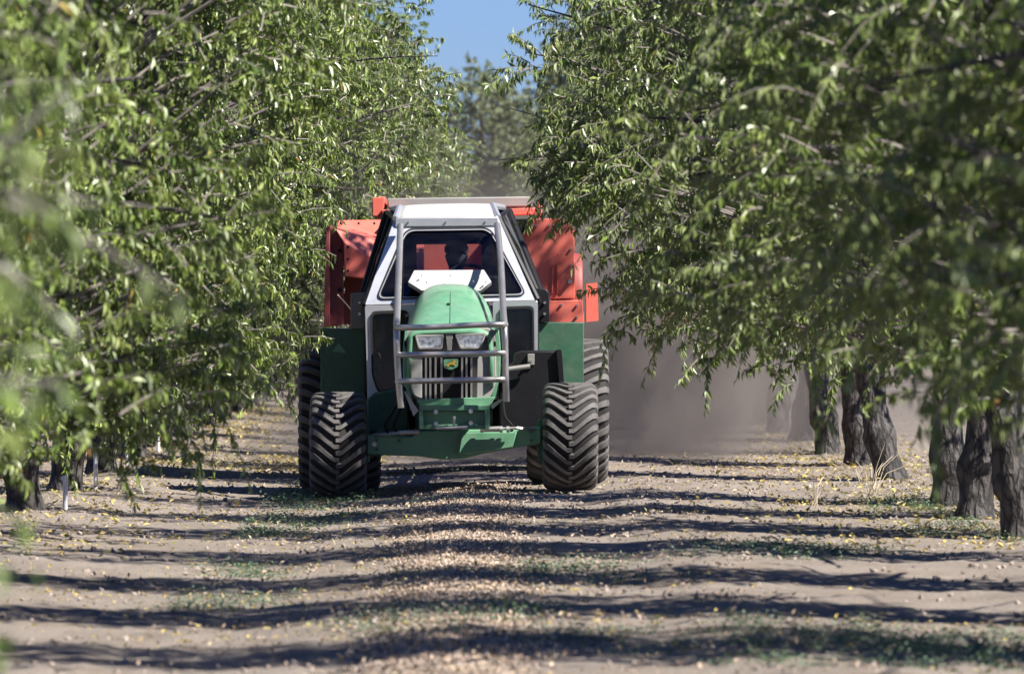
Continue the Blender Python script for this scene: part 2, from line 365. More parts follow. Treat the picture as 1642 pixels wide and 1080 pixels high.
# subdivide the octahedron once to get a rounded pip
def subd(v, f):
    v = list(map(tuple, v)); nf = []; cache = {}
    def midp(i, j):
        k = (min(i, j), max(i, j))
        if k not in cache:
            p = (np.array(v[i]) + np.array(v[j])) / 2; s_ = p / np.array([.016, .011, .009]); p = p / np.linalg.norm(s_); cache[k] = len(v); v.append(tuple(p))
        return cache[k]
    for a_, b_, c_ in f:
        ab, bc, ca = midp(a_, b_), midp(b_, c_), midp(c_, a_); nf += [[a_, ab, ca], [ab, b_, bc], [ca, bc, c_], [ab, bc, ca]]
    return np.array(v), np.array(nf)
sv_, sf_ = subd(oc, of)
def scatter(name, P, tv, tf, S, m, jitter=0):
    n_ = len(P); q = norm(rng.normal(size=(n_, 4))); w_, x_, y_, z_ = q.T
    Rm = np.stack([1 - 2 * (y_**2 + z_**2), 2 * (x_*y_ - z_*w_), 2 * (x_*z_ + y_*w_), 2 * (x_*y_ + z_*w_), 1 - 2 * (x_**2 + z_**2), 2 * (y_*z_ - x_*w_),
                   2 * (x_*z_ - y_*w_), 2 * (y_*z_ + x_*w_), 1 - 2 * (x_**2 + y_**2)], 1).reshape(n_, 3, 3)
    T = np.tile(tv, (n_, 1, 1)) * S[:, None, None]
    if jitter: T = T * (1 + rng.normal(0, jitter, T.shape[:2] + (1,)))
    V = np.einsum('nij,nkj->nki', Rm, T) + P[:, None, :]
    F = tf[None] + (np.arange(n_) * len(tv))[:, None, None]
    return link(name, trimesh(name, V.reshape(-1, 3), F.reshape(-1, 3), [m], tint=np.repeat(rng.random(n_), len(tv)), smooth=not jitter))
hump = .012 * np.exp(-((x + .14) / .3) ** 2) * rng.random(n_)
tag(scatter('almond_windrow', np.stack([x, y, gh(x, y) + .008 + hump], 1), sv_, sf_, rng.uniform(.35, .66, n_), M['nut']), 'pinkish tan almonds swept into a long windrow along the alley', 'almonds', kind='stuff')
xc, yc = clumpy(6500, (-4.5, 5.5), (28, 74), 1.5, 1, -.2, 51)
tag(scatter('soil_clods', np.stack([xc, yc, gh(xc, yc) + .004], 1), oc * 1.1, of, rng.uniform(.4, 1.5, 6500) ** 1.5, M['clod'], jitter=.25), 'small dry soil clods and grit on the alley floor', 'clods', kind='stuff')
# green prostrate weeds in patches
cx, cy = clumpy(650, (-1.6, 3.4), (29, 64), .55, .35, .08, 71, .3)
kk = 34; n_ = len(cx) * kk
sp = np.repeat(rng.uniform(.03, .11, len(cx)), kk)
x = np.repeat(cx, kk) + rng.normal(0, 1, n_) * sp; y = np.repeat(cy, kk) + rng.normal(0, 1, n_) * sp
z = gh(x, y) + rng.random(n_) ** 1.5 * np.clip(.075 - .3 * sp * 0, 0, 1) * np.repeat(rng.uniform(.3, 1, len(cx)), kk)
an = rng.random(n_) * 6.283
L = rng.uniform(.014, .032, n_)
V, F, t = leaf_quads(np.stack([x, y, z], 1), np.stack([np.cos(an), np.sin(an), rng.uniform(-.1, .9, n_)], 1), np.tile([0, 0, 1.], (n_, 1)) + rng.normal(0, .3, (n_, 3)), L, L * .5, rng.uniform(0, .3, n_), rng.random(n_))
tag(link('ground_cover', trimesh('ground_cover', V, F, [M['weed']], tint=t)), 'low blue green weeds spreading in patches on the soil', 'weeds', kind='stuff')

# ------------------------------------------------------------------ trees
def envelope(z, prof): return np.interp(z, [p[0] for p in prof], [p[1] for p in prof])
def make_crown(name, seed, prof, ry, nb, ns, nl, leafL=(.052, .085), top=6.8, bottom=1.2, lmat='leaf', twig=True, lw=.34, extra=None, spread=.15):
    g_ = np.random.default_rng(seed)
    tips = []
    while len(tips) < nb:
        z = g_.uniform(bottom, top); az = g_.uniform(0, 2 * math.pi)
        lob = 1 + .36 * float(vnoise(az * 1.6 + seed * 3.1, z * 1.1, seed)) + .35 * float(vnoise(az * 4 + seed, z * 2.6, seed + 5))
        Rz = float(envelope(z, prof)) * lob
        if g_.random() > (Rz / 3.2) ** 1.1 + .12: continue
        if float(vnoise(az * 2.3 + 9, z * 1.7, seed + 9)) < -.22 and g_.random() < .8: continue
        r_ = Rz * g_.random() ** .34
        tips.append((r_ * math.cos(az), r_ * ry * math.sin(az), z))
    if extra: tips += extra
    T = np.array(tips); nb = len(T)
    # shoots
    n1 = nb * ns; St = np.repeat(T, ns, 0) + g_.normal(0, spread, (n1, 3))
    out = St.copy(); out[:, 2] = 0; out = norm(out)
    Dr = norm(out * .75 + g_.normal(0, .55, (n1, 3)) + [0, 0, .25])
    Ls = g_.uniform(.16, .42, n1); dr = g_.uniform(.0, .2, n1)
    tt = np.linspace(0, 1, 4)
    Pp = St[:, None] + Dr[:, None] * (Ls[:, None] * tt)[..., None]; Pp[..., 2] -= dr[:, None] * tt ** 2
    t1 = g_.uniform(.08, 1.0, (n1, nl))
    C = St[:, None] + Dr[:, None] * (Ls[:, None] * t1)[..., None]; C[..., 2] -= dr[:, None] * t1 ** 2
    Tg = np.repeat(Dr[:, None], nl, 1) * Ls[:, None, None]; Tg[..., 2] -= 2 * dr[:, None] * t1
    Tg = norm(Tg).reshape(-1, 3); C = C.reshape(-1, 3); n2 = len(C)
    side = norm(np.cross(Tg, g_.normal(size=(n2, 3))))
    LD = norm(Tg * .4 + side * .6 + np.array([0, 0, -1.0]) * g_.uniform(.25, 1.3, n2)[:, None])
    LU = norm(np.array([0, 0, .45]) + g_.normal(0, .42, (n2, 3)) + np.repeat(out, nl, 0) * .9)
    LL = g_.uniform(*leafL, n2)
    tint = np.clip(np.repeat(g_.normal(.42, .16, n1), nl) + g_.normal(0, .14, n2), 0, .93); k = g_.random(n2); tint = np.where(k > .99, g_.uniform(.96, 1, n2), tint)
    V, F, tn = leaf_quads(C, LD, LU, LL, LL * lw * g_.uniform(.85, 1.2, n2), g_.uniform(0, .3, n2), tint)
    mi = np.zeros(len(F), int)
    if twig:
        ref = g_.normal(size=(n1, 1, 3))
        V2, F2 = ribbon(Pp, np.tile([.006, .0045, .003, .002], (n1, 1)), 3, ref)
        # branchlets back towards the stem
        K = 5; s_ = np.linspace(0, 1, K)
        root = T * [.22, .22, 0]; root[:, 2] = np.clip(T[:, 2] * .62, 1.0, 5.2)
        mid = (root + T) / 2; mid[:, 2] += .12 * np.linalg.norm(T[:, :2], axis=1); mid += g_.normal(0, .12, mid.shape)
        B = ((1 - s_)**2)[None, :, None] * root[:, None] + (2 * s_ * (1 - s_))[None, :, None] * mid[:, None] + (s_**2)[None, :, None] * T[:, None]
        V3, F3 = ribbon(B, np.tile(np.linspace(.02, .006, K), (nb, 1)), 4, g_.normal(size=(nb, 1, 3)))
        F = np.concatenate([F, F2 + len(V), F3 + len(V) + len(V2)])
        mi = np.concatenate([mi, np.ones(len(F2) + len(F3), int)])
        V = np.concatenate([V, V2, V3]); tn = np.concatenate([tn, np.zeros(len(V2) + len(V3))])
    return trimesh(name, V, F, [M[lmat], M['twig']], mi, tn)
PROF = [(.85, 1.5), (1.3, 2.0), (2, 2.3), (3, 2.6), (4, 2.7), (5, 2.3), (6, 1.6), (6.9, .5)]
crowns = [make_crown('crown', 100 + i, PROF, .5, 255, 10, 31) for i in range(5)]
ALLEY = [(.85, 1.5), (1.3, 2.3), (2, 2.8), (3, 2.7), (3.6, 2.3), (4, 1.95), (5, 1.8), (6, 1.5), (6.9, .5)]
_g2 = random.Random(8)
over = [(_g2.uniform(2.15, 2.6), _g2.uniform(-.7, .7), _g2.uniform(2.1, 2.75)) for _ in range(15)]
crowns_wide = [make_crown('crown', 200 + i, ALLEY, .45, 250, 10, 29, extra=over if i == 0 else None) for i in range(2)]

def make_trunk(seed, lean):
    g_ = random.Random(seed); b = MB()
    n = 22; H = 1.25; pts = []; rad = []
    ph = g_.uniform(0, 6)
    for i in range(n):
        t = i / (n - 1); z = -.12 + t * (H + .12)
        pts.append((lean[0] * t + .03 * math.sin(4 * t + ph), lean[1] * t + .02 * math.cos(5 * t + ph), z))
        r = .122 + .04 * math.exp(-((z + .02) / .1) ** 2) + .028 * math.exp(-((z - .38) / .09) ** 2) - .012 * math.exp(-((z - .6) / .2) ** 2) + .03 * max(0, (z - .9) / .4)
        rad.append(r)
    k0 = len(b.v); b.tube(pts, rad, 22)
    for k in range(k0, len(b.v)):
        v = Vector(b.v[k]); i = (k - k0) // 22; c = Vector(pts[min(i, n - 1)])
        q = mnoise.noise(Vector((v.x * 9 + seed, v.y * 9, v.z * 5))) * .02 + mnoise.noise(Vector((v.x * 24, v.y * 24 + seed, v.z * 11))) * .010
        d_ = (v - c); d_.z = 0
        b.v[k] = tuple(v + d_.normalized() * q)
    top = Vector(pts[-1])
    m = 5
    for j in range(m):
        az = j * 2 * math.pi / m + g_.uniform(-.35, .35); el = g_.uniform(.9, 1.25); L = g_.uniform(2.4, 3.6)
        p = [top + Vector((0, 0, -.12))]; r0 = g_.uniform(.07, .095); rr = [r0 * 1.25]
        d_ = Vector((math.cos(az) * math.cos(el), math.sin(az) * math.cos(el) * .75, math.sin(el)))
        cur = top.copy(); stp = 9
        for s_ in range(1, stp + 1):
            d_ = (d_ + Vector((math.cos(az), math.sin(az) * .6, 0)) * .05 + Vector((g_.uniform(-.1, .1), g_.uniform(-.1, .1), 0))).normalized()
            cur = cur + d_ * L / stp; p.append(cur.copy()); rr.append(r0 * (1 - .82 * s_ / stp))
            if s_ in (3, 5, 7) :
                a2 = az + g_.uniform(-1, 1); q = [cur.copy()]; c2 = cur.copy(); dd = Vector((math.cos(a2), math.sin(a2) * .5, g_.uniform(.1, .7))).normalized(); r2 = [rr[-1] * .7]
                for u in range(6):
                    dd = (dd + Vector((g_.uniform(-.18, .18), g_.uniform(-.18, .18), -.06))).normalized(); c2 = c2 + dd * .28; q.append(c2.copy()); r2.append(r2[0] * (1 - .8 * (u + 1) / 6))
                b.tube(q, r2, 6)
        b.tube(p, rr, 8)
    me = bpy.data.meshes.new('trunk'); me.from_pydata(b.v, [], b.f); me.materials.append(M['bark'])
    me.polygons.foreach_set('use_smooth', [True] * len(me.polygons)); me.update(); return me
trunks = [make_trunk(3, (-.12, .05)), make_trunk(5, (.06, 0)), make_trunk(9, (-.22, .1)), make_trunk(12, (.02, -.08)), make_trunk(17, (.15, .06))]
tree_i = 0
def tree(x, y, ci, ti, label, group, flip=0, sx=1.0, sy=1.0, sz=1.0, rz=0, cm=None, tflip=None):
    global tree_i; tree_i += 1
    t = empty('almond_tree', (x, y, ghs(x, y) - .02), 0)
    tag(t, label, 'tree', group)
    tr = link('trunk', trunks[ti], t); tr.rotation_euler = (0, 0, tflip if tflip is not None else random.uniform(0, 6.28))
    cr = link('crown', (cm or crowns)[ci], t); cr.rotation_euler = (0, 0, (math.pi if flip else 0) + rz); cr.scale = (sx, sy, sz); cr.location = (0, 0, .12 if flip else -.35)
    return t
ordw = ['first', 'second', 'third', 'fourth', 'fifth', 'sixth']
# right row: (distance, crown, trunk, scale x, scale y, wide)
GR = 'almond trees in the right hand row'; GL = 'almond trees in the left hand row'
right = [(21.8, 0, 1, .8, .75), (25.6, 1, 0, .9, .64), (29.8, 2, 2, .95, .6), (33.9, 3, 3, 1.0, .6), (37.9, 4, 4, .96, .6), (42.0, 0, 1, .96, .6)]
rl = ['blurred almond crown nearest the camera at the upper right, crossed by pale bare branches',
      'blurred right row almond crown just behind the nearest one, filling the right edge',
      'soft focus right row almond crown casting the lowest dark shadow band',
      'right row almond tree before the bare trunks, fourth crown from the camera',
      'right row almond tree before the bare trunks, fifth crown from the camera',
      'right row almond tree before the bare trunks, sixth crown from the camera']
for i, (d, c, t, sx, sy) in enumerate(right): tree(XR, d, c, t, rl[i], GR, 1, sx, sy)
vis = [(46.2, 1, 0, .97, .62, 'almond tree at the right edge whose trunk is cut by the frame', 0),
       (50.0, 0, 1, 1.08, .65, 'almond tree with thick swollen trunk beside the right edge tree, leaning slightly', 0),
       (53.6, 2, 3, .93, .6, 'almond tree with upright dark trunk, third from the right edge', 1),
       (60.3, 3, 2, .93, .62, 'almond tree whose trunk leans left, standing behind the dry grass stalks', .2),
       (66.0, 1, 1, .9, .75, 'almond tree with knobbly waisted trunk, second from the edge of the dust', 2),
       (71.6, 4, 0, .9, .75, 'almond tree with the farthest clear trunk, right at the edge of the dust cloud', 0)]
for d, c, t, sx, sy, lab, tf in vis: tree(XR, d, c % 2 if t == 1 and d < 55 else c, t, lab, GR, 1, sx, sy, cm=crowns_wide if (t == 1 and d < 55) else None, tflip=tf)
d = 77.2; i = 0
while d < 176:
    tree(XR, d, i % 5, (i * 2) % 5, 'almond tree of the right row fading into or behind the dust', GR, 1, random.uniform(.82, .92), random.uniform(.75, .95), random.uniform(.88, .98)); d += 5.6; i += 1
left = [(13.4, 3, 'nearest left almond tree with strongly blurred leaves hanging over the left edge', .8), (19.5, 1, 'second nearest left almond tree, large soft leaves at the upper left', .72), (24.5, 2, 'third nearest left almond tree, soft leaves along the left edge', .74),
        (29.5, 0, 'fourth left almond crown from the camera, slightly soft leaves', .78), (35, 4, 'fifth left almond crown from the camera, dense sunlit leaves', .8), (40.5, 1, 'sixth left almond crown from the camera, dense sunlit leaves', .82),
        (46, 3, 'seventh left almond tree from the camera, dark trunk at the left edge', .84), (52.3, 0, 'left almond tree with trunk behind the nearest white riser pipe', .8), (57.6, 2, 'left almond tree behind the second white riser pipe, level with the front wheels', .83),
        (63.5, 4, 'left almond tree behind the third white riser pipe, level with the red machine', .9), (69.2, 1, 'left almond tree just beyond the red machine with low sweeping leaves', .94)]
for i, (d, c, lab, sx) in enumerate(left): tree(XL, d, c, (i * 3 + 1) % 5, lab, GL, 0, sx, .95, 1.0, rz=0)
d = 75; i = 0
while d < 176:
    tree(XL, d, (i + 2) % 5, (i * 2 + 1) % 5, 'almond tree far down the left row beyond the red machine', GL, 0, random.uniform(.98, 1.06), random.uniform(.85, 1), random.uniform(.96, 1.04)); d += 5.6; i += 1
for sgn, lab in ((-1, 'almond tree of the next row to the left, glimpsed between trunks'), (1, 'almond tree of the next row to the right, glimpsed between trunks')):
    for j in range(8): tree((XR if sgn > 0 else XL) + sgn * 6.8, 122 + j * 6.5, (j + 1) % 5, j % 5, lab, 'almond trees in the neighbouring rows', sgn > 0, .95, 1, 1)
_g = random.Random(4)
near_extra = [(_g.uniform(2.05, 2.3), _g.uniform(-.6, .6), _g.uniform(1.4, 2.35)) for _ in range(6)] + [(_g.uniform(1.9, 2.15), _g.uniform(-.6, .6), _g.uniform(1.2, 1.8)) for _ in range(5)]
NEARP = [(p[0], p[1] * .48) for p in PROF]
near_crown = make_crown('crown', 400, NEARP, .6, 90, 7, 20, extra=near_extra, spread=.07)
t0_ = [o for o in COL.objects if o.get('label', '').startswith('nearest left almond')][0]
for ch in t0_.children:
    if ch.name.startswith('crown'): ch.data = near_crown; ch.scale = (1, 1, 1)
# tall trees closing the end of the alley
FARP = [(1, 3), (3, 3.8), (5, 3.6), (7, 2.8), (8.5, 1.8), (10, .6)]
far = [make_crown('crown', 300 + i, FARP, .9, 420, 8, 22, leafL=(.12, .22), top=10, bottom=1, lmat='leaf_far', lw=.4, spread=.35) for i in range(2)]
def far_trunk():
    b = MB(); b.tube([(0, 0, -.2), (.1, 0, 2), (0, .1, 5), (.1, 0, 8)], [.3, .22, .15, .04], 10)
    for a in range(5): b.tube([(.05, 0, 2 + a), (math.cos(a * 2.4) * 1.2, math.sin(a * 2.4) * 1.2, 3.4 + a)], [.09, .03], 6)
    me = bpy.data.meshes.new('trunk'); me.from_pydata(b.v, [], b.f); me.materials.append(M['bark']); return me
ftm = far_trunk()
for i, (fx, fy, s_) in enumerate([(-9, 236, .88), (-3.5, 232, .8), (.2, 241, .86), (3.4, 230, .95), (7.5, 238, .9), (12, 233, .93), (-13, 232, .85)]):
    t = empty('windbreak_tree', (fx, fy, ghs(fx, fy) - .05), i * 1.3)
    tag(t, {2: 'hazy grey green tree closing the alley, left peak in the sky gap', 3: 'tall hazy grey green tree closing the alley, right peak in the sky gap'}.get(i, 'hazy grey green tree of the windbreak behind the orchard'), 'tree', 'tall trees beyond the end of the orchard')
    link('trunk', ftm, t); c_ = link('crown', far[i % 2], t); c_.scale = (s_, s_, s_ * 1.06)

# dry grass stalks and riser pipes
def grass_tuft(x, y, n, h, label, seed):
    g_ = random.Random(seed); b = MB(); z0 = ghs(x, y)
    for i in range(n):
        az = g_.uniform(0, 6.28); L = h * g_.uniform(.4, 1); sp_ = g_.uniform(.15, .9)
        b.tube([(g_.uniform(-.05, .05), g_.uniform(-.05, .05), -.02), (math.cos(az) * L * sp_ * .4, math.sin(az) * L * sp_ * .4, L * .55), (math.cos(az) * L * sp_, math.sin(az) * L * sp_, L * (1.05 - .35 * sp_))], [.004, .003, .0015], 4)
    o = b.build('dry_grass_tuft', M['straw'], None, loc=(x, y, z0)); tag(o, label, 'dry grass', 'dry grass tufts')
grass_tuft(3.05, 55.5, 16, .5, 'dry straw coloured grass stalks leaning at the foot of the left leaning trunk', 1)
grass_tuft(2.5, 53.2, 8, .3, 'small tuft of dry stalks on the bare soil left of the dry grass', 2)
grass_tuft(-1.9, 83, 8, .45, 'dry tuft growing on the sunny ground beside the far left foliage', 3)
for i, (px_, py_, h_, lab) in enumerate([(-3.02, 52.6, .24, 'white plastic riser pipe nearest the left edge'), (-3.1, 58.3, .29, 'tallest white plastic riser pipe, second from the left edge'),
                                   (-3.2, 65.6, .2, 'white plastic riser pipe half hidden by leaves, third from the left'), (-3.2, 72, .14, 'short white pipe stub farthest down the left row')]):
    b = MB(); b.tube([(0, 0, -.1), (0, 0, h_)], .018, 12)
    b.tube([(0, 0, h_ - .03), (0, 0, h_ + .012)], .022, 12)
    o = b.build('riser_pipe', M['pipe'], None, loc=(px_, py_, ghs(px_, py_)), bevel=.003); tag(o, lab, 'pipe', 'white irrigation riser pipes')

# ------------------------------------------------------------------ tractor
FPX = 11500.0
TX, TY, TZ = -.19, 57.0, .03
tractor = empty('tractor', (TX, TY, TZ)); tag(tractor, 'green orchard tractor with silver wedge cab and steel brush guard, facing the camera', 'tractor')
def T(px, py, y):           # measured point of the photograph at its real depth -> tractor coordinates
    D = TY + y; return Vector(((px - 765) * D / FPX - TX, y, CAMZ - (py - 480) * D / FPX - TZ))
def rpoly(corners, r, n=5):  # rounded polygon in px
    out = []; m = len(corners); rs = r if isinstance(r, (list, tuple)) else [r] * m
    for i in range(m):
        p = Vector(corners[i]); a = (Vector(corners[i - 1]) - p); b_ = (Vector(corners[(i + 1) % m]) - p)
        rr = min(rs[i], a.length * .45, b_.length * .45)
        A = p + a.normalized() * rr; B = p + b_.normalized() * rr
        for k in range(n + 1):
            t = k / n; q = A * (1 - t) ** 2 + p * 2 * t * (1 - t) + B * t * t; out.append((q.x, q.y))
    return out
def pp(b, pts, y, off): return b.prism([T(x, yy, y) for x, yy in pts], off)
def pbox(b, x0, y0, x1, y1, ya, yb):
    p, q = T(x0, y1, ya), T(x1, y0, ya); return b.box(p.x, q.x, ya, yb, p.z, q.z)

def make_tyre(name, W, Rr, rim_r, nl, lh, parent, loc, slope=.8):
    root = empty(name, loc); root.parent = parent
    h = W / 2
    prof = [(-h * .72, rim_r), (-h * .9, rim_r + .02), (-h, rim_r + (Rr - rim_r) * .45), (-h * .985, Rr - lh - .055), (-h * .92, Rr - lh - .018), (-h * .75, Rr - lh - .004), (-h * .4, Rr - lh), (0, Rr - lh + .001)]
    prof = prof + [(-x_, r_) for x_, r_ in prof[-2::-1]]
    b = MB(); b.lathe(prof, 72); nbody = len(b.f)
    def surf(u):   # radius of body at x = u*h
        xs = [p[0] / h for p in prof[3:12]]; return float(np.interp(u, xs, [p[1] for p in prof[3:12]]))
    for k in range(nl):
        for sd in (-1, 1):
            th0 = 2 * math.pi * (k + (.5 if sd > 0 else 0)) / nl
            us = [-.06, .12, .2, .38, .6, .8, .93, .985]; adv = [0, 0, .10, .32, .62, .86, .97, 1.0]
            hw = [.016, .016, .018, .019, .021, .024, .027, .027]
            st = []
            for u, ad, w_ in zip(us, adv, hw):
                th = th0 + slope * ad * .42 / (Rr / .43)
                rb = surf(u) - .006; rt = surf(u) + lh * (1 if u < .9 else .8)
                dt = w_ / Rr
                x_ = sd * u * h if u < .95 else sd * (h * 1.0)
                def P(r, t): return (x_, -r * math.cos(t), r * math.sin(t))
                xo = [P(rb, th - dt * 1.25), P(rt, th - dt), P(rt, th + dt), P(rb, th + dt * 1.25)]
                st.append(xo)
            # drop the lug down the shoulder
            u_ = 1.0; th = th0 + slope * 1.1 * .42 / (Rr / .43); rb = Rr - lh - .09; dt = .026 / Rr
            x_ = sd * h * .99; x2_ = sd * h * 1.02
            st.append([(x_, -rb * math.cos(th - dt), rb * math.sin(th - dt)), (x2_, -rb * math.cos(th - dt * .8), rb * math.sin(th - dt * .8)), (x2_, -rb * math.cos(th + dt * .8), rb * math.sin(th + dt * .8)), (x_, -rb * math.cos(th + dt), rb * math.sin(th + dt))])
            vs = [p for s_ in st for p in s_]; fs = []
            for i in range(len(st) - 1):
                for j in range(3): fs.append((i * 4 + j, i * 4 + j + 1, i * 4 + 5 + j, i * 4 + 4 + j))
            fs.append((0, 1, 2, 3)); e = (len(st) - 1) * 4; fs.append((e, e + 1, e + 2, e + 3)); b.add(vs, fs)
    to = b.build('tyre', M['rubber'], root); to.data.materials.append(M['tyre'])
    mi = [1 if k_ >= nbody else 0 for k_ in range(len(to.data.polygons))]; to.data.polygons.foreach_set('material_index', mi)  # dusty lugs; darker carcass puts the groove shade into the colour
    b = MB(); b.lathe([(-h * .75, rim_r + .01), (-h * .6, rim_r - .02), (-h * .1, rim_r - .03), (0, .12), (.02, .0)], 40)
    b.lathe([(-h * .1, rim_r - .03), (h * .6, rim_r - .02), (h * .75, rim_r + .01)], 40)
    for k in range(6):
        a = k * math.pi / 3; b.tube([(-.03, .09 * math.cos(a), .09 * math.sin(a)), (.04, .09 * math.cos(a), .09 * math.sin(a))], .012, 6)
    b.build('rim', M['yellow'], root)
    return root
def smoothpath(P, k=4):
    out = []
    for i in range(len(P) - 1):
        p0, p1, p2, p3 = P[max(i - 1, 0)], P[i], P[i + 1], P[min(i + 2, len(P) - 1)]
        for j in range(k):
            t = j / k; out.append(.5 * ((2 * p1) + (p2 - p0) * t + (2 * p0 - 5 * p1 + 4 * p2 - p3) * t * t + (3 * p1 - p0 - 3 * p2 + p3) * t ** 3))
    out.append(P[-1]); return out
# front wheels (measured: image-left and image-right) and rear wheels
make_tyre('wheel', .445, .43, .2, 26, .026, tractor, (-1.102 - TX, 0, .43 - .012 - TZ))
make_tyre('wheel', .435, .43, .2, 26, .026, tractor, (.738 - TX, 0, .43 + .062 - TZ))
make_tyre('wheel', .66, .6, .3, 31, .03, tractor, (-1.13 - TX, 2.12, .6 - .01 - TZ))
make_tyre('wheel', .66, .6, .3, 31, .03, tractor, (.745 - TX, 2.12, .6 + .06 - TZ))

# axle beam
b = MB()
b.prism([T(x, y, -.14) for x, y in [(588, 696), (660, 700), (672, 690), (785, 688), (815, 690), (868, 683), (868, 712), (822, 718), (776, 727), (745, 735), (712, 737), (670, 731), (588, 729)]], (0, .26, 0))
b.build('front_axle', M['green'], tractor, bevel=.012)
b = MB(); b.prism([T(x, y, -.2) for x, y in [(741, 693), (829, 692), (822, 717), (772, 725), (750, 728), (735, 726)]], (0, .06, 0)); 
b.build('axle_lit_patch', M['green'], tractor, bevel=.008)  # added plate in the outline of the sunlit part of the axle
b = MB(); b.tube([T(640, 694, -.26), T(672, 692, -.26)], .02, 12); b.build('steering_cylinder', M['steel'], tractor)
b = MB(); b.tube([T(775, 688, -.26), T(805, 687, -.26)], .022, 12); b.tube([T(805, 687, -.26), T(828, 686, -.26)], .012, 10)
for x_ in (770, 801, 812): b.tube([T(x_, 688, -.26), T(x_ + 5, 688, -.26)], .027, 12)
b.build('steering_cylinder', M['steel'], tractor)
for nm, a, c_ in (('tie_rod', T(828, 686, -.2), T(872, 690, -.1)), ('tie_rod', T(640, 694, -.2), T(585, 700, -.1))):
    b = MB(); b.tube([a, c_], .014, 8); b.build(nm, M['steel'], tractor)
for x0, x1 in ((582, 592), (862, 872)): b = MB(); pbox(b, x0, 672, x1, 742, -.1, .1); b.build('wheel_hub_carrier', M['green_shaded'], tractor, bevel=.01)
# engine block / chassis behind
b = MB(); b.box(-.24, .24, .16, 2.4, .42, .95); b.box(-.30, .28, .2, 1.1, .5, 1.2); b.build('chassis', M['green_shaded'], tractor, bevel=.02)
b = MB(); b.tube([(-.8, 2.12, .6), (.8, 2.12, .64)], .13, 14); b.build('rear_axle', M['green_shaded'], tractor)
# front weight bracket with bolts
fb = MB(); pbox(fb, 672, 649, 785, 658, -.72, -.4)
pbox(fb, 672, 658, 679, 688, -.72, -.4); pbox(fb, 777, 658, 785, 688, -.72, -.4); pbox(fb, 679, 658, 777, 684, -.66, -.4)
pbox(fb, 676, 680, 780, 688, -.7, -.4)
fo = fb.build('front_bracket', M['green'], tractor, bevel=.006)
for x_, y_ in ((699, 660), (755, 659), (699, 679), (755, 678)): b = MB(); b.tube([T(x_, y_, -.75), T(x_, y_, -.64)], .018, 10); b.build('bolt', M['bolt'], fo)
b = MB(); b.tube([T(700, 686, -.76), T(750, 685, -.76)], .014, 10); b.tube([T(728, 686, -.74), T(728, 667, -.74)], .012, 8); b.build('tow_pin', M['steel'], fo)
for k_, (xa, xb) in enumerate(((640, 618), (648, 632), (806, 822))):
    b = MB(); b.tube(smoothpath([T(xa, 640, .1), T((xa + xb) / 2 - 4, 668, -.16), T(xb, 684, -.2), T(xb + (6 if k_ < 2 else -6), 697, -.15)]), .011, 8); b.build('hydraulic_hose', M['black'], tractor)
for x_, y_ in ((604, 705), (604, 720), (640, 706), (852, 692), (852, 706), (822, 698)):
    b = MB(); b.tube([T(x_, y_, -.175), T(x_, y_, -.13)], .013, 8); b.build('axle_bolt', M['green_shaded'], tractor)
b = MB(); b.tube([T(600, 712, -.16), T(600, 712, -.13)], .02, 8); b.build('grease_cap', M['steel'], tractor)
# hood: loft of sections
def hood():
    st = [(-.66, .300, 1.315, 4.5, 1.28), (-.64, .325, 1.345, 4.4, 1.28), (-.55, .338, 1.385, 4.2, 1.27), (-.35, .35, 1.45, 3.9, 1.25), (0, .36, 1.54, 3.6, 1.22), (.35, .365, 1.62, 3.3, 1.19), (.7, .37, 1.685, 3.1, 1.16), (.88, .37, 1.705, 3.1, 1.15)]
    cx_ = T(722, 500, 0).x; b = MB(); n = 26; rows = []
    for y_, w_, zt, p, zs in st:
        zt -= TZ; zs -= TZ; row = [(cx_ - w_ * 1.03, y_, .86)]
        row.append((cx_ - w_ * 1.03, y_, 1.1))
        for k in range(n + 1):
            u = -math.cos(math.pi * k / n); 
            z = zs + (zt - zs) * max(0, 1 - abs(u) ** p) ** (1 / 2.0)
            row.append((cx_ + u * w_, y_, z))
        row.append((cx_ + w_ * 1.05, y_, 1.1)); row.append((cx_ + w_ * 1.05, y_, .86)); rows.append(row)
    m = len(rows[0])
    for r_ in rows: b.v += r_
    for i in range(len(rows) - 1):
        for j in range(m - 1): b.f.append((i * m + j, i * m + j + 1, (i + 1) * m + j + 1, (i + 1) * m + j))
    return b
ho = hood().build('hood', M['green'], tractor)
sol = ho.modifiers.new('thick', 'SOLIDIFY'); sol.thickness = .012; sol.offset = -1
b = MB(); cx_ = T(722, 500, 0).x
b.tube([(cx_, -.56, 1.385 - TZ + .001), (cx_, -.35, 1.451 - TZ), (cx_, 0, 1.541 - TZ), (cx_, .35, 1.621 - TZ), (cx_, .86, 1.701 - TZ)], .0035, 6); b.build('hood_seam', M['green_shaded'], ho)
b = MB(); p = T(719, 491, .1); b.tube([(p.x, -.02, 1.53 - TZ), (p.x, -.02, 1.552 - TZ)], .012, 8); b.build('hood_catch', M['black'], ho)
for sd in (-1, 1):
    b = MB(); xx = cx_ + sd * .343
    b.prism([(xx, -.6, 1.22), (xx, .1, 1.3), (xx, .8, 1.42 - .16), (xx, .8, 1.34 - .16), (xx, .1, 1.2), (xx, -.6, 1.18)], (sd * .018, 0, 0)); b.build('side_stripe', M['yellow'], ho)
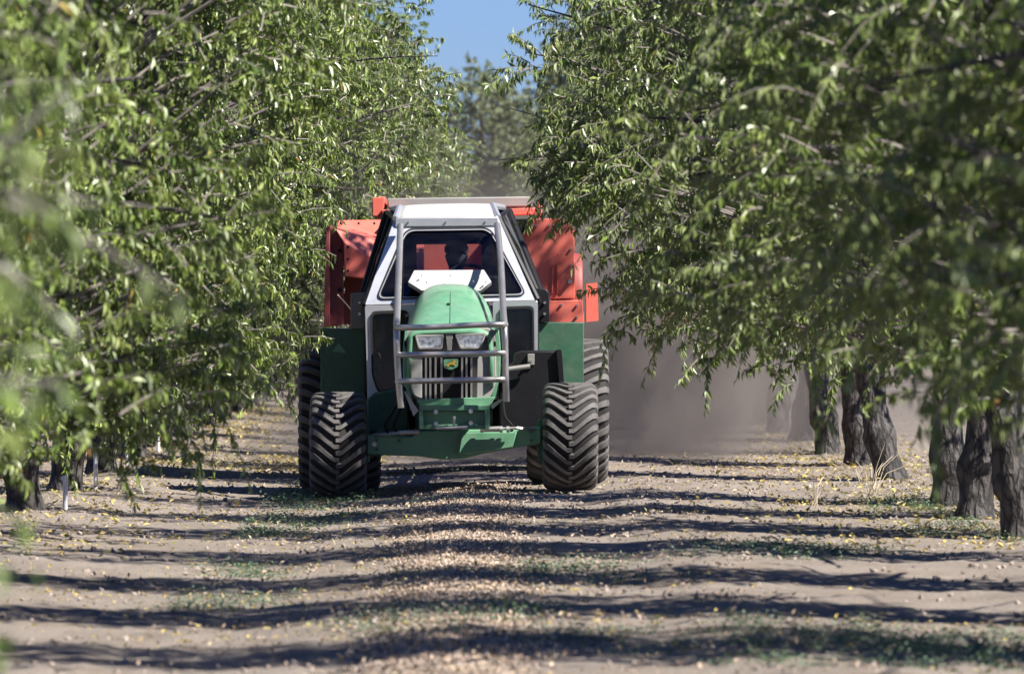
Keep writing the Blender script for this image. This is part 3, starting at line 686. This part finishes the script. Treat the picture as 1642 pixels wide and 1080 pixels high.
# nose: grille surround, slats, lights
b = MB(); pp(b, [(652, 530), (664, 527), (780, 525), (793, 529), (799, 555), (798, 600), (792, 628), (782, 641), (672, 643), (660, 632), (650, 600), (648, 555)], -.6, (0, .5, 0)); no = b.build('nose_panel', M['grey'], tractor, bevel=.012)
b = MB(); pp(b, [(679, 572), (756, 571), (757, 640), (680, 641)], -.612, (0, .02, 0)); gr = b.build('grille', M['black'], tractor)
b = MB()
for x_ in (680, 687, 695, 704, 750, 757 - 14, 736 - 10 + 24): pass
for x_ in (683, 690, 698.5, 708, 741, 748, 756): b.prism([T(x_ - 1.6, 573, -.64), T(x_ + 1.6, 573, -.64), T(x_ + 1.6, 640, -.64), T(x_ - 1.6, 640, -.64)], (0, .03, 0))
b.build('grille_slat', M['steel'], gr)
b = MB(); pp(b, rpoly([(765, 572), (795, 566), (796, 610), (786, 638), (764, 640)], 5), -.63, (0, .04, 0)); b.build('grille_side_panel', M['greysheet'], gr, bevel=.006)
b = MB(); pp(b, rpoly([(652, 566), (677, 572), (677, 640), (664, 634), (653, 606)], 5), -.63, (0, .04, 0)); b.build('grille_side_panel', M['greysheet'], gr, bevel=.006)
for pts, lab in (([(665, 537), (712, 536), (709, 560), (671, 560)], 'l'), ([(729, 536), (780, 533), (772, 559), (738, 560)], 'r')):
    b = MB(); outer = rpoly(pts, 4); cxp = sum(p[0] for p in pts) / 4; cyp = sum(p[1] for p in pts) / 4
    inner = [((x - cxp) * .84 + cxp, (y - cyp) * .72 + cyp) for x, y in outer]
    b.ring([T(x, y, -.665) for x, y in outer], [T(x, y, -.665) for x, y in inner], (0, .07, 0)); hl = b.build('headlight', M['greysheet'], tractor, bevel=.003)
    b = MB(); b.prism([T(x, y, -.635) for x, y in inner], (0, .02, 0)); b.build('lens', M['lamp'], hl)
b = MB(); pp(b, [(714, 533), (727, 532), (724, 562), (717, 562)], -.65, (0, .04, 0)); b.build('nose_rib', M['greysheet'], no, bevel=.004)
b = MB(); pp(b, rpoly([(668, 640), (794, 636), (789, 646), (784, 651), (674, 652)], 3), -.66, (0, .3, 0)); b.build('nose_lip', M['green'], tractor, bevel=.006)
for x0, x1 in ((646, 653), (795, 803)):
    b = MB(); pp(b, [(x0 + (3 if x0 < 700 else -2), 528), (x1 + (2 if x0 < 700 else -3), 528), (x1, 560), (x1 - (0 if x0 < 700 else 1), 600), (x1 - (-8 if x0 < 700 else 9), 640), (x0 + (9 if x0 < 700 else -8), 640), (x0, 600), (x0, 560)], -.6, (0, .5, 0)); b.build('nose_edge', M['green'], tractor, bevel=.006)
# emblem: green shield with a yellow leaping deer
b = MB(); pp(b, rpoly([(711, 576), (735, 575), (734, 588), (723, 593), (712, 590)], 3), -.665, (0, .03, 0)); em = b.build('emblem', M['green'], tractor, bevel=.002)
b = MB(); deer = [(713.5, 587), (716, 584), (718.5, 583.5), (721, 581), (725, 580.5), (727, 578), (727.5, 576.8), (729, 577.6), (730.5, 576.8), (730, 578.6), (732, 579.8), (730.5, 580.8), (729, 580.9), (728.2, 583), (730.5, 585.5), (729.5, 586), (727, 584.4), (724, 584), (721, 585), (718, 588.5), (717, 588), (718.5, 585.5), (716, 586)]
pp(b, deer, -.672, (0, .006, 0)); b.build('emblem_deer', M['yellow'], em, smooth=False)
# brush guard
gb = MB(); r_ = .0265
Lp = [T(642, 362, 1.22), T(640, 420, .6), T(637, 500, -.45), T(636, 526, -.82), T(637, 575, -.86), T(640, 620, -.86), T(643, 653, -.84)]
Rp = [T(797, 360, 1.22), T(803, 420, .6), T(807, 500, -.45), T(809, 522, -.82), T(810, 570, -.86), T(811, 610, -.86), T(812, 643, -.84)]
gb.tube(smoothpath(Lp), r_, 14); gb.tube(smoothpath(Rp), r_, 14)
for ya, yb in ((525, 520), (569, 566), (611, 608)):
    gb.tube(smoothpath([T(637, ya, -.84), T(650, ya, -.9), T(700, ya - 1, -.91), T(760, yb + 1, -.91), T(800, yb, -.9), T(811, yb, -.84)]), .0235, 14)
guard = gb.build('brush_guard', M['steel'], tractor)
b = MB(); b.prism([T(648, 628, -.8), T(650, 627, -.8), T(671, 658, -.72), T(663, 667, -.72)], (0, .02, 0)); b.build('guard_bracket', M['alu'], guard); b = MB(); b.prism([T(800, 640, -.8), T(808, 640, -.8), T(790, 655, -.7), T(785, 650, -.7)], (0, .02, 0)); b.build('guard_bracket', M['alu'], guard)
# cab -------------------------------------------------
def TS(px, py):   # on the slanted upper front plane: depth 1.0 at py 486, 1.3 at py 352
    return T(px, py, 1.0 + .32 * max(0, (486 - py)) / 134)
cab = empty('cab', (0, 0, 0)); cab.parent = tractor
outer = rpoly([(632, 351), (800, 349), (862, 481), (585, 489)], 2)
inner = rpoly([(650, 366), (786, 364), (845, 474), (602, 480)], [16, 16, 14, 14])
b = MB(); b.ring([TS(*p) for p in outer], [TS(*p) for p in inner], (0, .035, .01)); b.build('windscreen_frame', M['alu'], cab, bevel=.004)
i2 = rpoly([(654, 371), (783, 369), (840, 470), (608, 476)], [13, 13, 12, 12])
b = MB(); b.ring([TS(*p) + Vector((0, -.012, 0)) for p in inner], [TS(*p) + Vector((0, -.012, 0)) for p in i2], (0, .03, 0)); b.build('window_seal', M['rubber'], cab)
i3 = rpoly([(652, 369), (784.5, 367), (842, 472), (605, 478)], [13, 13, 12, 12]); i4 = rpoly([(652.8, 370), (783.7, 368), (841, 471), (606.2, 477)], [13, 13, 12, 12])
b = MB(); b.ring([TS(*p) + Vector((0, -.016, 0)) for p in i3], [TS(*p) + Vector((0, -.016, 0)) for p in i4], (0, .01, 0)); b.build('seal_trim', M['alu'], cab)
b = MB(); b.prism([TS(*p) + Vector((0, .004, 0)) for p in i2], (0, .006, 0)); b.build('windscreen', M['glass'], cab, smooth=False)
# roof
zt = .035
fl, fr = TS(634, 351), TS(799, 349); rl_, rr_ = T(641, 331, 1.62), T(790, 328, 1.62)
bl, br = T(630, 334, 2.75), T(806, 331, 2.75)
bm_rows = []
b = MB(); n = 12; rows = []
for a_, c_, bul in ((fl, fr, .0), ((fl * .5 + rl_ * .5), (fr * .5 + rr_ * .5), .02), (rl_, rr_, .012), (bl, br, .0)):
    rows.append([a_.lerp(c_, k / n) + Vector((0, 0, bul * (1 - abs(2 * k / n - 1) ** 3))) for k in range(n + 1)])
for r__ in rows: b.v += [tuple(p) for p in r__]
for i in range(3):
    for j in range(n): b.f.append((i * (n + 1) + j, i * (n + 1) + j + 1, (i + 1) * (n + 1) + j + 1, (i + 1) * (n + 1) + j))
ro = b.build('roof', M['white'], cab); s2 = ro.modifiers.new('t', 'SOLIDIFY'); s2.thickness = .008; s2.offset = 0
for a_, c_, e_ in ((fl, rl_, bl), (fr, rr_, br)):
    b = MB(); b.tube([a_ + Vector((0, 0, -.005)), c_ + Vector((0, 0, -.012)), e_ + Vector((0, 0, -.01))], .03, 8); b.build('roof_rail', M['alu'], cab)
b = MB(); p0, p1 = TS(634, 357), TS(799, 355)
b.prism([p0 + Vector((0, -.03, -.035)), p1 + Vector((0, -.03, -.035)), p1 + Vector((0, -.03, .035)), p0 + Vector((0, -.03, .035))], (0, .045, 0)); hd = b.build('header_rail', M['alu'], cab, bevel=.006)
for x_ in (655, 715, 778): p = TS(x_, 356); b = MB(); b.tube([p + Vector((0, -.05, 0)), p + Vector((0, -.02, 0))], .008, 8); b.build('rivet', M['bolt'], hd)
# lower front panels with windows
for out_, inn in (([(585, 490), (664, 488), (664, 655), (598, 690), (590, 660)], [(594, 499), (655, 497), (655, 628), (606, 630), (596, 600)]),
                  ([(790, 484), (862, 482), (862, 600), (855, 640), (790, 640)], [(800, 492), (856, 490), (857, 580), (850, 600), (800, 600)])):
    o_ = rpoly(out_, 3); i_ = rpoly(inn, 10); b = MB(); b.ring([T(x, y, 1.0) for x, y in o_], [T(x, y, 1.0) for x, y in i_], (0, .03, 0)); b.build('front_panel', M['alu'], cab, bevel=.003)
    cxp = sum(p[0] for p in i_) / len(i_); cyp = sum(p[1] for p in i_) / len(i_)
    j_ = [((x - cxp) * .9 + cxp, (y - cyp) * .94 + cyp) for x, y in i_]
    b = MB(); b.ring([T(x, y, .985) for x, y in i_], [T(x, y, .985) for x, y in j_], (0, .035, 0)); b.build('window_seal', M['rubber'], cab)
    b = MB(); b.prism([T(x, y, 1.0) for x, y in j_], (0, .006, 0)); b.build('lower_window', M['glass'], cab, smooth=False)
b = MB(); pp(b, [(600, 600), (664, 560), (664, 700), (600, 700)], 1.06, (0, .2, 0)); pp(b, [(790, 560), (858, 600), (858, 700), (790, 700)], 1.06, (0, .2, 0)); b.box(-.27, .27, .93, 1.0, .6, 1.5); b.build('firewall', M['black'], cab, bevel=.01)
# sides and rear, with glazing
sh = TS(585, 489); shr = TS(862, 481); SL = .035
for sd, lo, hi, out_s, nm in ((-1, T(585, 690, 1.0), sh, -.07, 'left'), (1, T(862, 640, 1.0), shr, .07, 'right')):
    top = fl if sd < 0 else fr; btop = bl if sd < 0 else br
    A0 = Vector((hi.x, 1.03, .75)); A1 = Vector((hi.x + out_s, 2.7, .75)); B0 = Vector((hi.x, 1.03, hi.z)); B1 = Vector((hi.x + out_s, 2.7, hi.z)); C0 = top + Vector((0, .03, 0)); C1 = btop + Vector((sd * .05, 0, -.03))
    b = MB()
    for qa, qb, ra, rb2 in ((B0, C0, .028, .028), (B1, C1, .03, .03), (B0, B1, .022, .022), (A1, B1, .03, .03), (C0, C1, .02, .02), (B0.lerp(B1, .55), C0.lerp(C1, .55), .02, .02)):
        b.tube([qa, qb], [ra, rb2], 8)
    b.build('side_frame', M['black'], cab)  # black puts the shadow on the cab's side into the frame colour
    b = MB(); b.prism([A0, A1, B1, B0], (sd * -.02, 0, 0)); b.build('door_panel', M['black'], cab)
    b = MB(); b.prism([B0, B1, C1, C0], (sd * -.006, 0, 0)); b.build('side_window', M['glass'], cab, smooth=False)
Rl, Rr2 = Vector((sh.x - .07, 2.7, sh.z)), Vector((shr.x + .07, 2.7, shr.z))
b = MB(); b.ring([bl + Vector((-.05, 0, -.03)), br + Vector((.05, 0, -.03)), Rr2, Rl], [T(668, 392, 2.7), T(772, 391, 2.7), T(772, 438, 2.7), T(668, 438, 2.7)], (0, .03, 0)); b.box(Rl.x, Rr2.x, 2.7, 2.73, .75, Rl.z - .005); b.build('rear_panel', M['black'], cab)
# cowl in front of the windscreen
b = MB()
top_ = [(664, 433), (776, 432), (788, 450)]; 
b.prism([T(664, 433, 1.02), T(776, 432, 1.02), T(788, 451, .92), T(770, 466, .90), T(676, 466, .90), T(654, 452, .92)], (0, .03, -.03)); co = b.build('cowl', M['white'], tractor, bevel=.004)
for x_, y_, d_ in ((676, 441, .93), (768, 440, .93), (684, 452, .85), (759, 450, .85), (722, 441, .88), (779, 451, .88)): p = T(x_, y_, d_ - .03); b = MB(); b.tube([p + Vector((0, .03, 0)), p + Vector((0, .05, -.01))], .005, 8); b.build('cowl_bolt', M['bolt'], co)
# interior: seat, wheel
b = MB(); b.box(-.3, .2, 2.2, 2.6, 1.0, 1.12); b.build('seat_cushion', M['seat'], tractor, bevel=.04); b = MB(); b.box(-.28, .16, 2.5, 2.62, 1.1, 1.72); b.build('seat_back', M['seat'], tractor, bevel=.04)
b = MB(); cs = T(750, 432, 2.0); pts = []
for k in range(25):
    a = 2 * math.pi * k / 24; pts.append(cs + Vector((.19 * math.cos(a), .13 * math.sin(a), .14 * math.sin(a) - .1)))
b.tube(pts, .016, 8, caps=False); b.tube([cs + Vector((0, 0, -.1)), cs + Vector((0, -.35, -.4))], .025, 8)
for a in (0, 2.1, 4.2): b.tube([cs + Vector((0, 0, -.1)), cs + Vector((.19 * math.cos(a), .13 * math.sin(a), .14 * math.sin(a) - .1))], .01, 6)
b.build('steering_wheel', M['black'], tractor)
b = MB(); pbox(b, 640, 440, 800, 480, 1.4, 1.75); b.build('dashboard', M['black'], tractor, bevel=.03)
# fenders (front plate, top plate, outer skirt)
for sd, (x0, x1, yt, yb) in ((-1, (514, 588, 527, 640)), (1, (862, 936, 517, 617))):
    p, q = T(x0, yb, 1.42), T(x1, yt, 1.42); b = MB()
    b.box(p.x, q.x, 1.42, 1.44, p.z, q.z); b.box(p.x, q.x, 1.44, 2.75, q.z - .02, q.z)
    xi = q.x if sd < 0 else p.x; b.box(xi - .01, xi + .01, 1.442, 2.75, p.z, q.z - .022)
    fo2 = b.build('fender', M['green_shaded'], tractor, bevel=.005)  # dappled shade on both fenders is put into this darker green
    if sd < 0:
        b = MB(); b.prism([T(533, 563, 1.415), T(543, 549, 1.415), T(556, 566, 1.415)], (0, .006, 0)); b.build('green_triangle', M['green'], fo2)  # flat triangle in the lighter green on the fender plate
for pts, m_ in (([(562, 470), (585, 468), (585, 527), (562, 527)], 'grey'), ([(857, 462), (876, 463), (881, 470), (881, 516), (857, 518)], 'black')):
    b = MB(); pp(b, pts, 1.38, (0, .3, 0)); o2 = b.build('mounting_plate', M[m_], tractor, bevel=.008)
    xs = sum(p[0] for p in pts) / len(pts)
    for yy in (485, 503): b = MB(); b.tube([T(xs + 3, yy, 1.35), T(xs + 3, yy, 1.39)], .012, 8); b.build('bolt', M['bolt'], o2)
# black tank with bracket on the image right, green box on the left
b = MB(); pp(b, [(800, 585), (822, 582), (824, 566), (836, 562), (893, 562), (900, 566), (903, 612), (885, 625), (872, 690), (800, 690)], .5, (0, .5, 0)); tk = b.build('side_tank', M['black'], tractor, bevel=.015)
b = MB(); pp(b, [(892, 560), (901, 560), (905, 618), (897, 620)], .46, (0, .05, 0)); b.build('tank_bracket', M['black'], tk, bevel=.004)
b = MB(); pp(b, [(846, 567), (857, 567), (857, 585), (846, 585)], .47, (0, .04, 0)); b.build('tank_latch', M['grey'], tk, bevel=.004)
b = MB(); b.tube([T(812, 592, .42), T(850, 587, .44)], .02, 8); b.build('tank_strut', M['grey'], tk)
b = MB(); p = T(851, 579, .45); b.tube([p, p + Vector((0, .04, 0))], .012, 8); b.build('bolt', M['bolt'], tk)
b = MB(); pp(b, [(588, 640), (600, 630), (640, 622), (655, 622), (655, 692), (588, 692)], .5, (0, .5, 0)); b.build('side_box', M['green_shaded'], tractor, bevel=.015)
b = MB(); pp(b, [(586, 728), (586, 700), (610, 690), (640, 690), (640, 728)], .3, (0, .3, 0)); b.build('step', M['green_shaded'], tractor, bevel=.01)

# ------------------------------------------------------------------ driver
def skin_person():
    J = []; E = []; Rd = []
    def j(p, r, par=None):
        J.append(Vector(p)); Rd.append(r); k = len(J) - 1
        if par is not None: E.append((par, k))
        return k
    hip = j((0, 0, .1), .15); wa = j((0, -.02, .28), .135, hip); ch = j((0, -.03, .46), .15, wa); nk0 = j((0, -.03, .56), .085, ch); nk = j((0, -.04, .64), .055, nk0)
    hd1 = j((0, -.05, .72), .075, nk); hd2 = j((0, -.055, .80), .09, hd1); hd3 = j((0, -.045, .87), .07, hd2); nose = j((0, -.155, .775), .014, hd2)
    for s_ in (-1, 1):
        sh_ = j((s_ * .17, -.03, .51), .06, ch); el_ = j((s_ * .27, -.16, .28), .042, sh_); wr = j((s_ * .17, -.38, .30), .027, el_)
        pm = j((s_ * .165, -.43, .32), .033, wr)
        for f in range(4):
            a1 = j((s_ * (.145 + .013 * f), -.475 - .004 * (f in (1, 2)), .335), .009, pm); a2 = j((s_ * (.145 + .013 * f), -.49, .31), .008, a1); j((s_ * (.145 + .013 * f), -.475, .295), .007, a2)
        t1_ = j((s_ * .14, -.43, .335), .010, pm); j((s_ * .13, -.455, .325), .008, t1_)
        th_ = j((s_ * .1, -.1, .08), .095, hip); kn = j((s_ * .15, -.42, .1), .065, th_); an_ = j((s_ * .15, -.5, -.28), .042, kn); j((s_ * .15, -.62, -.32), .035, an_)
        ear = j((s_ * .092, -.04, .78), .012, hd2)
    me = bpy.data.meshes.new('person'); me.from_pydata([tuple(p) for p in J], E, []); me.update()
    me.materials.append(M['shirt'])
    o = link('person', me); sk = o.modifiers.new('skin', 'SKIN'); o.modifiers.new('sub', 'SUBSURF').levels = 2; o.modifiers['sub'].render_levels = 2
    for k, v in enumerate(me.skin_vertices[0].data): v.radius = (Rd[k], Rd[k]); v.use_root = (k == 0)
    return o
dr = skin_person(); tag(dr, 'driver in dark clothes and cap sitting at the wheel inside the tractor cab', 'person')
hp = T(732, 408, 2.45); dr.location = (hp.x + TX, TY + 2.42, hp.z + TZ - .80)
b = MB(); b.lathe([(-.012, .001), (-.01, .098), (.035, .1), (.085, .07), (.11, .001)], 24)
cp = b.build('cap', M['cap'], dr); cp.rotation_euler = (0, R(-90), 0); cp.location = (0, -.05, .825)
b = MB(); b.tube([(0, -.14, .83), (0, -.17, .828), (0, -.205, .82)], [.07, .06, .03], 12); 
b = MB(); b.prism([(.08, -.1, .83), (-.08, -.1, .83), (-.06, -.19, .822), (0, -.215, .82), (.06, -.19, .822)], (0, 0, .008)); b.build('cap_peak', M['cap'], dr)

# ------------------------------------------------------------------ harvester
HX, HY, HZ = -.13, 62.3, .03
harv = empty('nut_harvester', (HX, HY, HZ)); tag(harv, 'red trailed nut harvester with slanted hopper behind the green tractor', 'harvester')
def H(px, py, y):
    D = HY + y; return Vector(((px - 765) * D / FPX - HX, y, CAMZ - (py - 480) * D / FPX - HZ))
def hp_(b, pts, y, off): return b.prism([H(x, yy, y) for x, yy in pts], off)
b = MB(); hp_(b, [(560, 520), (925, 516), (925, 700), (560, 705)], .8, (0, 2.6, 0)); b.build('body', M['red_dark_shaded'], harv, bevel=.02)
b = MB(); hp_(b, [(540, 470), (640, 470), (640, 520), (540, 520)], .55, (0, 2.2, 0)); b.build('lower_recess_panel', M['red_dark_shaded'], harv); b = MB(); hp_(b, [(553, 445), (640, 445), (640, 470), (553, 470)], .5, (0, 2.2, 0)); b.build('recess_panel', M['red_dark_shaded'], harv)  # dark red of the recess stands in for the hopper overhang's shadow
# left hopper: two facets as a closed solid
A = [H(539, 371, .05), H(553, 391, 0), H(554, 442, 0), H(660, 455, 0), H(660, 398, .35), H(617, 386, .3), H(560, 366, .28)]
Bk = [H(543, 353, .9), H(665, 352, .9), H(665, 460, .9), H(543, 446, .9)]
b = MB()
v = [H(539, 368, .02), H(680, 405, .25), H(680, 458, -.02), H(554, 442, -.05), H(553, 391, -.05), H(543, 353, .75), H(680, 351, .75), H(680, 462, .9), H(554, 446, .9)]
b.add(v, [(0, 4, 3, 2, 1), (5, 0, 1, 6), (5, 6, 7, 8), (3, 8, 7, 2), (0, 5, 8, 3, 4), (1, 2, 7, 6)])
b.build('hopper', M['red'], harv, bevel=.006, smooth=False)
b = MB(); hp_(b, [(527, 362), (541, 372), (551, 392), (551, 520), (520, 524), (524, 440)], .1, (0, .04, 0)); hp_(b, [(523, 362), (529, 360), (529, 522), (519, 524)], .02, (0, 3.2, 0)); sf = b.build('side_frame', M['red_dark_shaded'], harv, bevel=.006)
for y_ in (402, 465, 498): p = H(545 if y_ < 490 else 527, y_, .06); b = MB(); b.tube([p, p + Vector((0, .06, 0))], .02, 8); b.build('bolt', M['black'], sf)
b = MB(); b.tube([H(541, 472, -.1), H(556, 488, -.1), H(563, 497, .0)], .006, 6); b.build('control_cable', M['straw'], harv)
# right side panel
for x_, y_ in ((546, 358), (575, 358), (600, 358), (558, 396), (558, 415), (558, 434)):
    b = MB(); p = H(x_, y_, .3 if y_ < 380 else -.06); b.tube([p, p + Vector((0, .05, 0))], .011, 8); b.build('bolt', M['black'], harv)
for x_, y_ in ((860, 362), (880, 362), (900, 364), (915, 400), (915, 425), (870, 490), (900, 489), (925, 490), (925, 508)):
    b = MB(); p = H(x_, y_, .33 if y_ < 480 else .26); b.tube([p, p + Vector((0, .04, 0))], .011, 8); b.build('bolt', M['bolt'], harv)
b = MB(); hp_(b, [(800, 352), (905, 350), (921, 366), (922, 479), (800, 480)], .35, (0, 2.4, 0)); rp = b.build('side_panel', M['red'], harv, bevel=.008)
b = MB(); hp_(b, [(800, 483), (934, 481), (937, 518), (800, 520)], .28, (0, 2.2, 0)); b.build('lower_panel', M['red'], harv, bevel=.006)
for x_ in (885, 893): b = MB(); hp_(b, [(x_, 425), (x_ + 1.6, 425), (x_ + 1.6, 470), (x_, 470)], .33, (0, .03, 0)); b.build('panel_rib', M['red'], rp)
b = MB(); p = H(914, 451, .3); b.tube([p, p + Vector((0, .06, 0))], .02, 10); b.build('bolt', M['bolt'], rp)
b = MB(); c0 = H(898, 470, 2.0); b.lathe([(-.08, .01), (-.08, .32), (.16, .36), (.2, .34), (.2, .01)], 36, c=(c0.x, c0.y, c0.z)); b.build('fan_housing', M['red_dark_shaded'], harv, bevel=.006)
b = MB(); hp_(b, [(940, 455), (958, 453), (960, 514), (940, 516)], 2.6, (0, .4, 0)); b.build('discharge_plate', M['red'], harv)
# top elevator
b = MB(); hp_(b, [(621, 318), (856, 315), (854, 331), (622, 333)], 1.0, (0, 2.0, 0)); b.build('belt_cover', M['greysheet'], harv, bevel=.01)
for pts_, y_, L_ in (([(597, 317), (617, 315), (616, 332), (607, 347), (597, 347)], .95, 2.0), ([(804, 335), (861, 333), (861, 344), (804, 346)], .9, .3), ([(612, 336), (650, 335), (650, 343), (612, 344)], .9, .3), ([(863, 322), (869, 322), (869, 352), (863, 352)], .9, .3)):
    b = MB(); hp_(b, pts_, y_, (0, L_, 0)); b.build('elevator_frame', M['red'], harv, bevel=.008)
b = MB(); hp_(b, [(812, 352), (852, 350), (852, 372), (815, 374)], .28, (0, .3, 0)); b.build('gearbox', M['black'], harv, bevel=.01); b = MB(); hp_(b, [(610, 360), (626, 360), (626, 374), (610, 374)], .5, (0, .2, 0)); b.build('gearbox', M['black'], harv, bevel=.01)
b = MB(); hp_(b, [(640, 345), (820, 343), (820, 460), (640, 462)], 1.0, (0, 2.0, 0)); b.build('rear_bin', M['red'], harv, bevel=.01)
b = MB(); b.tube([(0, .8, .42), (0, -2.6, .45)], .06, 8); b.tube([(0, .8, .6), (0, -2.3, .62)], .035, 8); b.build('drawbar', M['red_dark_shaded'], harv)
for xx in (-.95, .95): make_tyre('wheel', .3, .4, .2, 20, .015, harv, (xx, 2.9, .4))
b = MB(); b.tube([(-.95, 2.9, .4), (.95, 2.9, .4)], .05, 10); b.build('axle', M['red_dark_shaded'], harv)

# ------------------------------------------------------------------ dust blown out to the right behind the machines
def dustmat(dens, noise_s):
    m = bpy.data.materials.new('brown_dust'); m.use_nodes = True; n = m.node_tree.nodes; l = m.node_tree.links
    n.remove(n['Principled BSDF'])
    pv = n.new('ShaderNodeVolumePrincipled'); pv.inputs['Color'].default_value = (.42, .375, .345, 1); pv.inputs['Anisotropy'].default_value = .2
    l.new(pv.outputs[0], n['Material Output'].inputs['Volume'])
    tc = n.new('ShaderNodeTexCoord'); sx = n.new('ShaderNodeSeparateXYZ'); l.new(tc.outputs['Object'], sx.inputs[0])
    def math_(op, a, b_=None, clamp=False):
        q = n.new('ShaderNodeMath'); q.operation = op; q.use_clamp = clamp
        for i, v_ in enumerate((a, b_)):
            if v_ is None: continue
            if isinstance(v_, (int, float)): q.inputs[i].default_value = v_
            else: l.new(v_, q.inputs[i])
        return q.outputs[0]
    def mr(s_, a, b_, c_, d_):
        q = n.new('ShaderNodeMapRange'); q.interpolation_type = 'SMOOTHSTEP'; q.inputs[1].default_value = a; q.inputs[2].default_value = b_; q.inputs[3].default_value = c_; q.inputs[4].default_value = d_
        l.new(s_, q.inputs[0]); return q.outputs[0]
    nz = n.new('ShaderNodeTexNoise'); nz.inputs['Scale'].default_value = noise_s; nz.inputs['Detail'].default_value = 3; l.new(tc.outputs['Object'], nz.inputs['Vector'])
    X, Y, Z = sx.outputs
    low = mr(Z, .4, 3.1, 1, 0)
    nzv = mr(nz.outputs['Fac'], .42, .6, .06, 2.2)
    front = mr(math_('SUBTRACT', Y, math_('MULTIPLY', X, 1.9)), 0, 3.0, 0, 1)
    lft = mr(X, -1.1, .3, .12, 1)
    back = math_('MULTIPLY', mr(Y, 12, 40, 1, .35), mr(X, 2.0, 4.4, 1, .2))
    d1 = math_('MULTIPLY', math_('MULTIPLY', math_('MULTIPLY', low, nzv), math_('MULTIPLY', front, lft)), back)
    up = math_('MULTIPLY', mr(Z, 1.0, 4.6, .07, 0), nzv)
    up = math_('MULTIPLY', up, front)
    # denser plume thrown up beside the right rear wheel
    vm = n.new('ShaderNodeVectorMath'); vm.operation = 'SUBTRACT'; l.new(tc.outputs['Object'], vm.inputs[0]); vm.inputs[1].default_value = (1.7, 5.5, .9)
    vs = n.new('ShaderNodeVectorMath'); vs.operation = 'MULTIPLY'; l.new(vm.outputs[0], vs.inputs[0]); vs.inputs[1].default_value = (.6, .28, .5)
    vl = n.new('ShaderNodeVectorMath'); vl.operation = 'LENGTH'; l.new(vs.outputs[0], vl.inputs[0])
    n2 = n.new('ShaderNodeTexNoise'); n2.inputs['Scale'].default_value = 1.7; n2.inputs['Detail'].default_value = 4; l.new(tc.outputs['Object'], n2.inputs['Vector'])
    plume = math_('MULTIPLY', mr(vl.outputs['Value'], .3, 1.05, 5.5, 0), mr(n2.outputs['Fac'], .44, .58, .03, 1.6))
    d = math_('ADD', math_('ADD', d1, plume), up)
    l.new(math_('MULTIPLY', d, dens), pv.inputs['Density']); return m
b = MB(); b.box(-2.2, 9, 0, 45, -.15, 4.8)
du = b.build('dust_cloud', dustmat(.21, .6), None, smooth=False, loc=(0, 64.8, .0)); tag(du, 'brown dust blown out behind the machines over the right of the alley', 'dust', kind='stuff')
